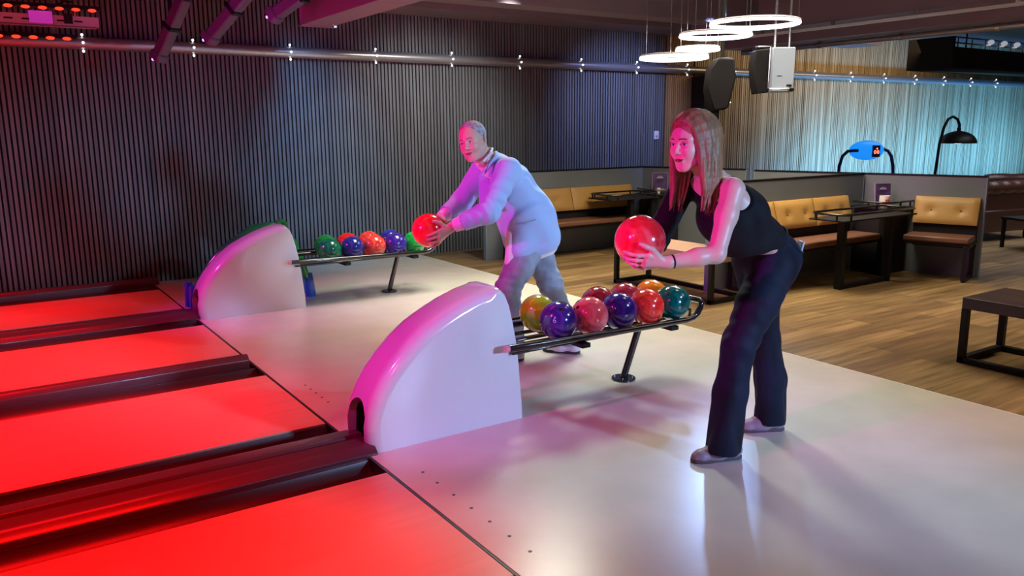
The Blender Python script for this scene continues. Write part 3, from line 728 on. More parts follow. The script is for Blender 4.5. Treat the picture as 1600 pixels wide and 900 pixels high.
def corner_cabinet(c, sx, sy, rz, h, label):
    root = empty('corner_table', (c[0], c[1], 0), rz); tag(root, label, 'corner table', 'black corner tables with raised rails')
    b = MB(); b.box(-sx, sx, -sy, sy, 0, h-.02); b.build('cabinet', 'blackmat', root, bevel=.005)
    b = MB(); b.box(-sx-.03, sx+.03, -sy-.03, sy+.03, h-.02, h); b.build('table_top', 'black', root, bevel=.004)
    b = MB(); zr = h+.055
    b.tube([(-sx-.03, sy, zr), (-sx-.03, -sy+.02, zr), (-sx+.03, -sy-.03, zr), (sx-.02, -sy-.03, zr), (sx+.03, -sy-.03, zr)], .011, 10); b.build('rail', 'gloss_black', root, smooth=True)
    b = MB()
    for p in ((-sx-.03, .0), (0, -sy-.03), (sx-.03, -sy-.03)): b.tube([(*p, h), (*p, zr)], .010, 8)
    split_build(b, 'rail_post', 'black', root, smooth=True)
    b = MB(); b.bar((-sx-.02, -sy-.02, 0), (-sx-.02, -sy-.02, h-.02), .09); b.build('column', 'black', root, bevel=.005)
    return root
corner_cabinet((6.60, 1.00), .21, .18, 0, .70, 'black corner table in the right booth, holding the menu card and cup')
corner_cabinet((5.98, 3.72), .18, .20, R(-15), .70, 'black corner table in the far booth, left of the woman')

def menu(c, rz, label, w_=.155, h_=.21, tilt=0):
    root = empty('menu_card', c, rz); tag(root, label, 'menu card', 'violet menu cards')
    q = Matrix.Rotation(tilt, 4, 'X')
    b = MB(); b.box(-w_/2, w_/2, -.004, .004, 0, h_, q); b.build('card', 'card', root, bevel=.001)
    b = MB(); b.box(-w_*.22, w_*.22, -.0058, -.004, h_*.74, h_*.80, q); b.box(-w_*.30, w_*.30, -.0058, -.004, h_*.18, h_*.22, q); b.box(-w_*.14, w_*.14, -.0058, -.004, h_*.82, h_*.855, q); b.build('print', 'cardtext', root)
    b = MB(); b.box(-w_/2-.006, -w_/2, -.007, .007, 0, h_+.006, q); b.box(w_/2, w_/2+.006, -.007, .007, 0, h_+.006, q); b.box(-w_/2-.006, w_/2+.006, -.007, .007, h_, h_+.006, q); b.build('frame', mat('card_frame', (.35, .28, .42), .3), root)
    b = MB(); b.box(-w_/2, w_/2, -.04, .04, -.0, .012); b.build('stand', 'black', root)
    return root
menu((6.60, .985, .70), R(-28), 'violet menu card in the right booth, leaning by a white cup', .17, .235, R(-8))
menu((5.985, 3.72, .70), R(-33), 'violet menu card standing in the far booth left of the woman', .19, .26)
def cup(c, label, r_=.042, h_=.10, mark=True):
    root = empty('cup', c, R(-33)); tag(root, label, 'cup', 'small white cups')
    b = MB(); b.lathe([(r_*.72, 0), (r_*.9, h_*.2), (r_, h_*.6), (r_*.96, h_), (r_*.9, h_), (r_*.9, h_*.3)], (0, 0, 0), 24); b.build('body', 'cup', root, smooth=True)
    if mark:
        b = MB(); b.box(-.018, -.008, -r_-.003, -r_+.012, .02, .085); b.box(.006, .016, -r_-.003, -r_+.012, .02, .085); b.box(-.018, .016, -r_-.003, -r_+.012, .075, .085); b.box(-.018, .016, -r_-.003, -r_+.012, .02, .03); b.build('print', 'cupmark', root)
cup((6.49, .90, .70), 'white cup with an orange-red mark in front of the right menu card', .055, .12)
cup((5.91, 3.66, .70), 'small white cup in front of the far menu card', .022, .075, False)

def low_bench(c, rz, L, dp, h, label, bar=True):
    root = empty('low_bench', (*c, 0), rz); tag(root, label, 'bench', 'low dark benches on black frames')
    b = MB(); b.box(0, L, 0, dp, h-.075, h); b.build('top', 'walnut', root, bevel=.004)
    t = .042
    for x in (t/2, L-t/2):
        for y in (t/2, dp-t/2):
            b = MB(); b.bar((x, y, 0.02), (x, y, h-.075), t); b.build('leg', 'black', root, bevel=.002)
        b = MB(); b.bar((x, 0, .02), (x, dp, .02), t); b.build('base_rail', 'black', root, bevel=.002)
    for y in (t/2, dp-t/2):
        b = MB(); b.bar((0, y, .02), (L, y, .02), t, t*.9); b.build('base_rail', 'black', root, bevel=.002)
    return root
# local x runs away from the aisle
low_bench((3.86, -2.75), R(90), 1.43, .0+.55, .44, 'dark low bench at the right edge, near the approach').scale = (1, -1, 1)
lb = low_bench((3.86, .84), R(90), 1.30, .48, .44, 'low bench with pale wooden top behind the woman'); lb.scale = (1, -1, 1)
for ch in lb.children:
    if ch.name.startswith('top'): ch.data.materials[0] = mat('worn_bench_top', (.42, .27, .20), .45)

# ---------------------------------------------------------------- far right lounge
def sofa(c, rz, label, w_=1.7):
    root = empty('sofa', (*c, 0), rz); tag(root, label, 'sofa', 'tufted brown leather sofas')
    b = MB(); b.box(-w_/2, w_/2, -.42, .42, .12, .42); b.build('base', 'chester', root, bevel=.03, seg=3)
    b = MB(); b.box(-w_/2+.16, w_/2-.16, -.40, .28, .40, .50); b.build('seat', 'chester', root, bevel=.04, seg=3)
    def roll(name, pts, r_):
        b = MB(); n = 22; pp = []; rr = []
        a, c_ = Vector(pts[0]), Vector(pts[1])
        for k in range(n+1):
            t = k/n; pp.append(a.lerp(c_, t)); rr.append(r_*(.88+.14*abs(math.sin(math.pi*t*5))))
        b.tube(pp, rr, 16); b.build(name, 'chester', root, smooth=True)
    b = MB(); b.box(-w_/2, w_/2, .26, .40, .3, .68); b.build('backrest', 'chester', root, bevel=.03)
    roll('back_roll', ((-w_/2, .33, .70), (w_/2, .33, .70)), .10)
    for s in (-1, 1):
        b = MB(); b.box(s*(w_/2-.08)-.07, s*(w_/2-.08)+.07, -.42, .38, .12, .58); b.build('arm', 'chester', root, bevel=.03)
        roll('arm_roll', ((s*(w_/2-.08), -.44, .60), (s*(w_/2-.08), .36, .60)), .105)
        for y in (-.36, .36):
            b = MB(); b.lathe([(.02, 0), (.03, .06), (.025, .12)], (s*(w_/2-.1), y, 0), 12); b.build('foot', 'black', root, smooth=True)
sofa((10.15, 1.75), R(170), 'brown tufted leather armchair half hidden behind the right partition', 1.15)
sofa((12.6, 2.1), R(150), 'long brown tufted leather sofa at the far right edge', 2.2)
def coffee():
    root = empty('coffee_table', (9.75, .72, 0), R(-20)); tag(root, 'low black coffee table in front of the leather armchair', 'coffee table')
    b = MB(); b.box(-.45, .75, -.25, .25, .36, .39); b.build('table_top', 'black', root, bevel=.004)
    for x in (-.42, .72):
        for y in (-.22, .22): b = MB(); b.bar((x, y, 0), (x, y, .36), .035); b.build('leg', 'black', root)
    b = MB(); b.bar((-.42, -.22, .10), (.72, -.22, .10), .03); b.build('rail', 'black', root)
coffee()
def floor_lamp():
    root = empty('floor_lamp', (11.2, 3.0, 0)); tag(root, 'black arched floor lamp with a dome shade behind the partition', 'floor lamp')
    b = MB(); b.lathe([(.16, 0), (.16, .02), (.03, .03)], (0, 0, 0), 24); b.build('base', 'black', root, smooth=True)
    pts = [(-.02, 0, .03), (0, 0, .8), (.03, -.01, 1.25), (.08, -.03, 1.5), (.14, -.05, 1.62), (.22, -.08, 1.66), (.30, -.11, 1.62), (.335, -.13, 1.54), (.34, -.13, 1.49)]
    b = MB(); b.tube(pts, .022, 10); b.build('pole', 'black', root, smooth=True)
    b = MB(); prof = [(.27*math.cos(a), .19*math.sin(a)) for a in [k*math.pi/2/10 for k in range(10)]]+[(.03, .19), (.03, .235), (.012, .25)]
    b.lathe(prof, (.335, -.13, 1.25), 32); b.build('shade', 'black', root, smooth=True)
    b = MB(); b.lathe([(.05, 0), (.05, .01)], (.335, -.13, 1.243), 16); b.build('bulb', 'white_led', root)
floor_lamp()
def hockey():
    root = empty('air_hockey_table', (8.95, 2.75, 0), R(-33)); tag(root, 'air hockey table with a glowing blue oval score sign on two bent arms', 'arcade table')
    b = MB(); b.box(-.62, .62, -.35, .35, .55, .80); b.box(-.5, -.35, -.25, .25, 0, .55); b.box(.35, .5, -.25, .25, 0, .55); b.build('table_body', 'navy', root, bevel=.02)
    b = MB(); b.sphere((.0, 0, 1.20), 1, 40, 20, (.245, .07, .135)); b.build('score_sign', 'blue_shell', root, smooth=True)
    b = MB(); b.box(.05, .155, -.085, -.05, 1.11, 1.27); b.build('display', mat('dark_display', (.03, .005, .05), .4), root, bevel=.006)
    for i, (x, s) in enumerate(((.082, '0'), (.123, '0'))):
        mt = Matrix.Rotation(R(90), 4, 'X'); mt.translation = Vector((x, -.088, 1.175)); text_mesh(s, .068, 'digit', 'digit', root, mt, .001)
    b = MB(); b.sphere((.108, -.088, 1.225), .010, 8, 6); b.build('indicator', 'digit', root)
    b = MB(); b.tube([(-.37, 0, .80), (-.365, 0, .98), (-.33, 0, 1.12), (-.27, -.02, 1.19), (-.20, -.075, 1.20), (-.15, -.08, 1.20)], .022, 10); b.build('arm', 'navy', root, smooth=True)
    b = MB(); b.tube([(.40, 0, .80), (.385, 0, .98), (.35, 0, 1.12), (.30, 0, 1.19), (.22, 0, 1.22)], .022, 10); b.build('arm', 'navy', root, smooth=True)
hockey()
def wall_switch():
    root = empty('wall_switch', (7.09, 4.972, 1.425)); tag(root, 'small white switch plate on the dark slatted wall left of the woman', 'switch')
    b = MB(); b.box(-.045, .045, -.012, .005, -.06, .06); b.build('plate', 'white', root, bevel=.003)
    b = MB(); b.box(-.02, .02, -.017, -.011, -.035, -.005); b.build('button', mat('pink_button', (.7, .3, .35), .5), root)
wall_switch()
# ---------------------------------------------------------------- blended solids for bodies and clothes
class Field:
    """signed distance grid; solids are blended smoothly, the surface is extracted as one mesh"""
    def __init__(s, lo, hi, h):
        s.lo = np.array(lo, float); s.h = h
        s.n = tuple(int(math.ceil((hi[i]-lo[i])/h))+1 for i in range(3))
        s.d = np.full(s.n, .12, np.float32)
        s.ax = [s.lo[i]+h*np.arange(s.n[i]) for i in range(3)]
    def _sub(s, lo, hi):
        a = [max(0, int((lo[i]-s.lo[i])/s.h)) for i in range(3)]; b = [min(s.n[i], int((hi[i]-s.lo[i])/s.h)+2) for i in range(3)]
        if any(a[i] >= b[i] for i in range(3)): return None
        sl = tuple(slice(a[i], b[i]) for i in range(3))
        X = s.ax[0][sl[0]][:, None, None]; Y = s.ax[1][sl[1]][None, :, None]; Z = s.ax[2][sl[2]][None, None, :]
        return sl, X, Y, Z
    def _op(s, sl, v, k, op):
        d = s.d[sl]; v = v.astype(np.float32)
        if op == 'add':
            if k > 0:
                g = np.clip(.5+.5*(v-d)/k, 0, 1); s.d[sl] = v*(1-g)+d*g-k*g*(1-g)
            else: s.d[sl] = np.minimum(d, v)
        elif op == 'sub':
            v = -v
            if k > 0:
                g = np.clip(.5-.5*(v-d)/k, 0, 1); s.d[sl] = v*(1-g)+d*g+k*g*(1-g)
            else: s.d[sl] = np.maximum(d, v)
    def cap(s, a, b, ra, rb, k=.02, op='add', side=None, q=1.0):
        """tapered capsule; with side/q it is q times wider along side"""
        a = np.array(a, float); b = np.array(b, float); rm = max(ra, rb)*max(q, 1)+.04+k
        r_ = s._sub(np.minimum(a, b)-rm, np.maximum(a, b)+rm)
        if r_ is None: return s
        sl, X, Y, Z = r_; ab = b-a; L = max(1e-9, ab@ab)
        t = np.clip(((X-a[0])*ab[0]+(Y-a[1])*ab[1]+(Z-a[2])*ab[2])/L, 0, 1)
        vx = X-a[0]-t*ab[0]; vy = Y-a[1]-t*ab[1]; vz = Z-a[2]-t*ab[2]
        if side is not None:
            sd = np.array(side, float); sd /= np.linalg.norm(sd); c = (vx*sd[0]+vy*sd[1]+vz*sd[2])*(1-1/q)
            vx = vx-c*sd[0]; vy = vy-c*sd[1]; vz = vz-c*sd[2]
        s._op(sl, np.sqrt(vx*vx+vy*vy+vz*vz)-(ra+(rb-ra)*t), k, op); return s
    def chain(s, pts, rs, k=.02, **kw):
        for i in range(len(pts)-1): s.cap(pts[i], pts[i+1], rs[i], rs[i+1], k, **kw)
        return s
    def ell(s, c, ax, rad, k=.02, op='add'):
        """ellipsoid; ax = 3 unit vectors"""
        c = np.array(c, float); rm = max(rad)+.04+k; r_ = s._sub(c-rm, c+rm)
        if r_ is None: return s
        sl, X, Y, Z = r_; x, y, z = X-c[0], Y-c[1], Z-c[2]; q = []; 
        for i in range(3):
            e = np.array(ax[i], float); q.append((x*e[0]+y*e[1]+z*e[2])/rad[i])
        l = np.sqrt(q[0]**2+q[1]**2+q[2]**2); l2 = np.sqrt((q[0]/rad[0])**2+(q[1]/rad[1])**2+(q[2]/rad[2])**2)+1e-9
        s._op(sl, l*(l-1)/l2, k, op); return s
    def cut(s, p, n, k=.004):
        """remove what lies on the n side of the plane through p"""
        p = np.array(p, float); n = np.array(n, float); n /= np.linalg.norm(n)
        X = s.ax[0][:, None, None]; Y = s.ax[1][None, :, None]; Z = s.ax[2][None, None, :]
        v = (X-p[0])*n[0]+(Y-p[1])*n[1]+(Z-p[2])*n[2]
        s.d = np.maximum(s.d, v.astype(np.float32)); return s
    def folds(s, waves):
        """gentle cloth folds: each wave = (direction, wavelength, amplitude, centre, reach)"""
        X = s.ax[0][:, None, None].astype(np.float32); Y = s.ax[1][None, :, None].astype(np.float32); Z = s.ax[2][None, None, :].astype(np.float32)
        for dr, wl, am, c, reach in waves:
            dr = np.array(dr, float); dr /= np.linalg.norm(dr)
            u = (X*dr[0]+Y*dr[1]+Z*dr[2])*(2*math.pi/wl)
            u = u+1.3*np.sin(9*X+7*Z+3*Y)+.8*np.sin(17*Y-11*Z+5*X)
            r2 = ((X-c[0])**2+(Y-c[1])**2+(Z-c[2])**2)/reach**2
            s.d += (am*np.sin(u)*np.exp(-r2)).astype(np.float32)
        return s
    def mesh(s, name, m, parent=None, smooth_it=1, offset=(0, 0, 0)):
        d = s.d.copy(); d[0] = d[-1] = .1; d[:, 0] = d[:, -1] = .1; d[:, :, 0] = d[:, :, -1] = .1
        ins = d < 0; c = np.zeros(tuple(v-1 for v in s.n), np.uint8)
        for i in (0, 1):
            for j in (0, 1):
                for k in (0, 1): c += ins[i:s.n[0]-1+i, j:s.n[1]-1+j, k:s.n[2]-1+k]
        act = np.argwhere((c > 0) & (c < 8)); N = len(act)
        idx = np.full(c.shape, -1, np.int32); idx[act[:, 0], act[:, 1], act[:, 2]] = np.arange(N)
        cor = [(i, j, k) for i in (0, 1) for j in (0, 1) for k in (0, 1)]
        vals = np.stack([d[act[:, 0]+i, act[:, 1]+j, act[:, 2]+k] for i, j, k in cor], 1)
        acc = np.zeros((N, 3)); cnt = np.zeros(N)
        for a in range(8):
            for b in range(a+1, 8):
                if sum(abs(cor[a][q]-cor[b][q]) for q in range(3)) != 1: continue
                va, vb = vals[:, a], vals[:, b]; mk = (va < 0) != (vb < 0); t = np.where(mk, va/(va-vb+1e-12), 0)
                p = np.array(cor[a])[None]+t[:, None]*(np.array(cor[b])-np.array(cor[a]))[None]
                acc += np.where(mk[:, None], p, 0); cnt += mk
        V = s.lo+s.h*(act+acc/cnt[:, None])
        Q = []
        for axi in range(3):
            o = [slice(1, s.n[q]-1) for q in range(3)]; o[axi] = slice(0, s.n[axi]-1); o2 = list(o); o2[axi] = slice(1, s.n[axi])
            A = ins[tuple(o)]; B = ins[tuple(o2)]; e = np.argwhere(A != B)
            if not len(e): continue
            st = A[e[:, 0], e[:, 1], e[:, 2]]; e = e+1; e[:, axi] -= 1
            u, v = [(1, 2), (2, 0), (0, 1)][axi]; du = np.zeros(3, int); dv = np.zeros(3, int); du[u] = 1; dv[v] = 1
            g = lambda x: idx[x[:, 0], x[:, 1], x[:, 2]]
            q = np.stack([g(e-du-dv), g(e-dv), g(e), g(e-du)], 1); q[~st] = q[~st][:, ::-1]; Q.append(q)
        Q = np.concatenate(Q); Q = Q[(Q >= 0).all(1)]
        for _ in range(smooth_it):   # relax toward the mean of the quad centres
            cc = V[Q].mean(1); a2 = np.zeros_like(V); n2 = np.zeros(len(V))
            for q in range(4): np.add.at(a2, Q[:, q], cc); np.add.at(n2, Q[:, q], 1)
            V = .4*V+.6*(a2/np.maximum(n2, 1)[:, None])
        V = V-np.array(offset)
        me = bpy.data.meshes.new(name); me.vertices.add(len(V)); me.vertices.foreach_set('co', V.ravel())
        me.loops.add(len(Q)*4); me.loops.foreach_set('vertex_index', Q.ravel().astype(np.int32))
        me.polygons.add(len(Q)); me.polygons.foreach_set('loop_start', np.arange(0, len(Q)*4, 4, dtype=np.int32))
        try: me.polygons.foreach_set('loop_total', np.full(len(Q), 4, np.int32))
        except Exception: pass
        me.update(calc_edges=True); me.validate(); me.shade_smooth()
        me.materials.append(M[m] if isinstance(m, str) else m)
        o = bpy.data.objects.new(name, me); COL.objects.link(o)
        if parent: o.parent = parent
        return o
def nrm(v): v = np.array(v, float); return v/np.linalg.norm(v)

def head_solid(F, H, f, u, s=1.0, female=True):
    """adds a head with face to the field; H centre, f forward, u up; returns local->world function"""
    f = nrm(f); u = nrm(np.array(u, float)-np.dot(u, f)*f); l = np.cross(u, f); H = np.array(H, float)
    P = lambda x, y, z: H+s*(x*f+y*l+z*u)
    A = (f, l, u); E = lambda c, r_, k, op='add', ax=None: F.ell(P(*c), ax or A, [q*s for q in r_], k*s, op)
    Cc = lambda a, b, ra, rb, k, op='add': F.cap(P(*a), P(*b), ra*s, rb*s, k*s, op)
    E((-.012, 0, .036), (.098, .077, .086), .01)
    E((.030, 0, .000), (.066, .066, .090), .03)
    jw = .054 if female else .060
    E((.040, 0, -.048), (.052, jw, .056), .03)
    for y in (-1, 1):
        Cc((.0, y*(jw+.010), -.045), (.066, y*.024, -.096), .017, .016, .03)
        E((.070, y*.036, -.028), (.022, .022, .024), .025)                      # cheek
        Cc((.088, y*.014, .026), (.074, y*.048, .024), .009 if female else .012, .009, .014)   # brow
    Cc((.078, -.006, -.100), (.078, .006, -.100), .016, .016, .02)              # chin
    for y in (-1, 1): E((.100, y*.030, .006), (.018, .019, .012), .012, 'sub')   # eye sockets
    for y in (-1, 1):
        E((.0735, y*.031, .004), (.0140, .0150, .0125), .004)                     # eyelids and ball
    Cc((.090, 0, .016), (.112, 0, -.026), .0075, .0095 if female else .012, .010)  # nose
    for y in (-1, 1): E((.102, y*.011, -.030), (.011, .0075, .0075), .006)
    for y in (-1, 1): Cc((.104, y*.006, -.0375), (.104, y*.007, -.036), .0028, .0028, .002, 'sub')
    Cc((.0895, -.014, -.056), (.0895, .014, -.056), .0075, .0075, .014)           # upper lip
    Cc((.0875, -.012, -.069), (.0875, .012, -.069), .0080, .0080, .014)           # lower lip
    for y in (-1, 1): Cc((.0975, 0, -.0625), (.087, y*.024, -.0620), .0022, .0018, .003, 'sub')
    for y in (-1, 1):                                                         # ears
        e1 = nrm(f*.35+l*y*.2+u*0); e3 = nrm(u-f*.25); e2 = np.cross(e3, e1)
        F.ell(P(-.010, y*.080, -.004), (e1, nrm(e2), e3), [.019*s, .010*s, .033*s], .006*s)
        F.ell(P(-.006, y*.090, .002), (e1, nrm(e2), e3), [.010*s, .006*s, .018*s], .004*s, 'sub')
    return P
def face_details(P, parent, s, iris, lipmat, browmat, browr=.0028, gaze=(0, 0), F=None, off=(0, 0, 0)):
    off = np.array(off)
    def SX(y, z, dx=0):
        """point on the face surface at local y, z"""
        for x in np.arange(.125, .03, -.0006):
            w = (P(x, y, z)+off-F.lo)/F.h; i = np.floor(w).astype(int); t = w-i; v = 0
            for a in (0, 1):
                for b_ in (0, 1):
                    for c_ in (0, 1): v += F.d[i[0]+a, i[1]+b_, i[2]+c_]*(t[0] if a else 1-t[0])*(t[1] if b_ else 1-t[1])*(t[2] if c_ else 1-t[2])
            if v < 0: return P(x+dx, y, z)
        return P(.08, y, z)
    for y in (-1, 1):
        e = MB(); c = P(.0745, y*.031, .004); e.sphere(tuple(c), .0148*s, 20, 12)
        o = e.build('eye', 'eyewhite', parent, smooth=True)
        # iris disc and pupil on the front of the eye
        fx = P(1, 0, 0)-P(0, 0, 0); fx = nrm(fx); up = nrm(P(0, 0, 1)-P(0, 0, 0)); lf = nrm(P(0, 1, 0)-P(0, 0, 0))
        g = nrm(fx+lf*gaze[0]+up*gaze[1]); q = Vector(g).to_track_quat('Z', 'Y').to_matrix().to_4x4()
        b = MB(); b.lathe([(.0050*s, -.001), (.0050*s, .0004*s), (.003*s, .0010*s)], tuple(c+g*.0143*s), 16, q); b.build('iris', iris, o, smooth=True)
        # upper lid and lash line
        b = MB(); pts = []
        for t in np.linspace(-1, 1, 9): pts.append(tuple(P(.0745+.0152*math.cos(t*.95)*.98, y*.031+.0150*math.sin(t*.95), .004+.0058*math.cos(t*1.5)+.0006)))
        b.tube(pts, [.0008*s]+[.0017*s]*7+[.0008*s], 6); b.build('eyelash', browmat, o, smooth=True)
        b = MB(); pts = []
        for t in np.linspace(0, 1, 8): pts.append(tuple(SX(y*(.013+.036*t), .0280+.004*math.sin(t*3.0)-.003*t, .0004)))
        b.tube(pts, [browr*.7*s]+[browr*s]*5+[browr*.7*s, browr*.3*s], 6); b.build('eyebrow', browmat, parent, smooth=True)
    b = MB(); pts = [tuple(SX(.024*t, -.0575-.0025*abs(t)**2+.0010*math.cos(t*7), -.0004)) for t in np.linspace(-1, 1, 11)]
    b.tube(pts, [.0006*s, .0015*s, .0022*s, .0027*s, .003*s, .0028*s, .003*s, .0027*s, .0022*s, .0015*s, .0006*s], 8); 
    pts = [tuple(SX(.022*t, -.0675+.0050*abs(t)**2, -.0006)) for t in np.linspace(-1, 1, 11)]
    b.tube(pts, [.0006*s, .0016*s, .0026*s, .0033*s, .0037*s, .0038*s, .0037*s, .0033*s, .0026*s, .0016*s, .0006*s], 8); lp = b.build('lips', lipmat, parent, smooth=True)
    b = MB(); b.tube([tuple(SX(.0265*t, -.0622+.0022*abs(t)**2, .0006)) for t in np.linspace(-1, 1, 11)], [.0006*s]+[.0013*s]*9+[.0006*s], 6); b.build('mouth_line', 'mouthdark', lp, smooth=True)

def hand_on_ball(F, B, wrist, fore, knuckles, tips, thumb, s=1.0, Rb=.108):
    """palm and five fingers laid on a ball; directions are unit vectors from the ball centre"""
    B = np.array(B, float); wrist = np.array(wrist, float); off = .0075*s
    def on(d, o=off): return B+nrm(d)*(Rb+o)
    def sl(a, b, t): return nrm(nrm(a)*(1-t)+nrm(b)*t)
    ks = [nrm(k) for k in knuckles]; mid = nrm(sum(ks))
    for i, k in enumerate(ks):
        F.cap(wrist, on(k, .011*s), .020*s, .0115*s, .014*s)
    for i in range(len(ks)-1): F.cap(on(ks[i], .011*s), on(ks[i+1], .011*s), .0115*s, .0115*s, .008*s)
    F.cap(wrist, on(mid, .013*s), .023*s, .014*s, .015*s)
    rr = [.0092, .0095, .0090, .0080]
    for k, t, r_ in zip(ks, tips, rr):
        pts = [on(sl(k, t, q), off*(1.2+.35*math.sin(q*math.pi))) for q in (0, .42, .72, 1)]
        F.chain(pts, [r_*1.1*s, r_*s, r_*.92*s, r_*.78*s], .0035*s)
        F.ell(pts[1], (nrm(t), nrm(np.cross(t, k)), nrm(np.cross(t, np.cross(t, k)))), [r_*1.12*s]*3, .003)
    b0 = wrist*.62+on(ks[0], .012)*.38; t1, t2 = thumb
    F.chain([b0, on(t1, .010*s), on(sl(t1, t2, .55), .0085*s), on(t2, .0075*s)], [.017*s, .0125*s, .0105*s, .0088*s], .008*s)
    return [on(t, off) for t in tips]
def shoe(heel, toe, h, w_, upper, sole, parent, name='shoe', low=True, accent=None):
    heel = np.array([heel[0], heel[1], 0.]); toe = np.array([toe[0], toe[1], 0.]); d = nrm(toe-heel); sd = np.cross([0, 0, 1], d); L = np.linalg.norm(toe-heel)
    lo = np.minimum(heel, toe)-.09; hi = np.maximum(heel, toe)+.09; lo[2] = -.01; hi[2] = .17
    F = Field(lo, hi, .004)
    p = lambda t, z, y=0: heel+d*L*t+sd*y+np.array([0, 0, z])
    F.cap(p(.16, .042), p(.16, .075), .036*w_, .034*w_, .02)
    F.cap(p(.14, .045), p(.55, .042), .036*w_, .038*w_, .02, side=sd, q=1.05)
    F.cap(p(.50, .036), p(.80, .026), .042*w_, .030*w_, .03, side=sd, q=1.25)
    F.cap(p(.80, .026), p(.90, .022), .030*w_, .022*w_, .02, side=sd, q=1.3)
    F.cap(p(.22, .08), p(.52, .052), .034*w_, .034*w_, .02)
    F.cut((0, 0, .012), (0, 0, -1)); F.cut((0, 0, h), (0, 0, 1))
    o = F.mesh(name, upper, parent)
    # sole outline
    b = MB(); pl = []
    for t, y in ((0, 0), (.02, .018), (.10, .033), (.3, .036), (.5, .038), (.7, .045), (.85, .042), (.95, .028), (1.0, 0.0)):
        pl.append((t, y*w_))
    poly = [tuple((heel+d*L*t+sd*y)[:2]) for t, y in pl]+[tuple((heel+d*L*t-sd*y)[:2]) for t, y in pl[-2:0:-1]]
    b.prism(poly, 0.001, .020, 'z'); b.build('sole', sole, o, bevel=.004)
    b = MB()
    for k in range(4):
        t = .42+k*.085; z = .083-k*.012; b.tube([tuple(p(t, z, -.022)), tuple(p(t+.01, z+.008, 0)), tuple(p(t, z, .022))], .0032, 6)
    b.build('laces', sole if accent is None else accent, o, smooth=True)
    return o
M['skin_w'] = mat('light_skin', (.78, .50, .40), .42, bump=(180, .04)); M['skin_m'] = mat('tanned_skin', (.66, .40, .30), .45, bump=(180, .06))
M['eyewhite'] = mat('eye_white', (.75, .72, .70), .2); M['iris_b'] = mat('iris_dark', (.03, .04, .06), .15)
M['mouthdark'] = mat('mouth_dark', (.08, .015, .02), .5); M['lip_w'] = mat('lip_rose', (.36, .07, .09), .35); M['lip_m'] = mat('lip_dull', (.34, .12, .11), .45)
M['brow_w'] = mat('brow_brown', (.12, .07, .045), .7); M['brow_m'] = mat('brow_grey', (.20, .16, .15), .7)
M['hair_w'] = mat('light_brown_hair', (.30, .155, .07), .5, vary=(45, .35, (1, 1, .05)), bump=(110, .25, (1, 1, .06)))
M['hair_m'] = mat('grey_hair', (.36, .35, .37), .6, vary=(40, .4, (1, 1, 1)), bump=(120, .6))
M['topblack'] = mat('black_knit', (.009, .008, .010), .8, spec=.25, bump=(300, .1))
M['denim_dark'] = mat('dark_denim', (.0065, .010, .024), .7, spec=.25, vary=(9, .6, (1, 1, .25)), bump=(220, .15))
M['denim_light'] = mat('faded_denim', (.27, .31, .38), .75, vary=(12, .25, (1, 1, .5)), bump=(220, .15))
M['jacket'] = mat('pale_blue_jacket', (.42, .58, .88), .7, bump=(260, .12)); M['shirt'] = mat('white_shirt', (.80, .80, .85), .6)
M['shoe_w'] = mat('mauve_shoe', (.30, .25, .30), .5); M['sole_w'] = mat('dark_sole', (.10, .06, .07), .6)
M['shoe_m'] = mat('white_shoe', (.68, .68, .70), .5); M['sole_m'] = mat('black_sole', (.03, .03, .035), .6)

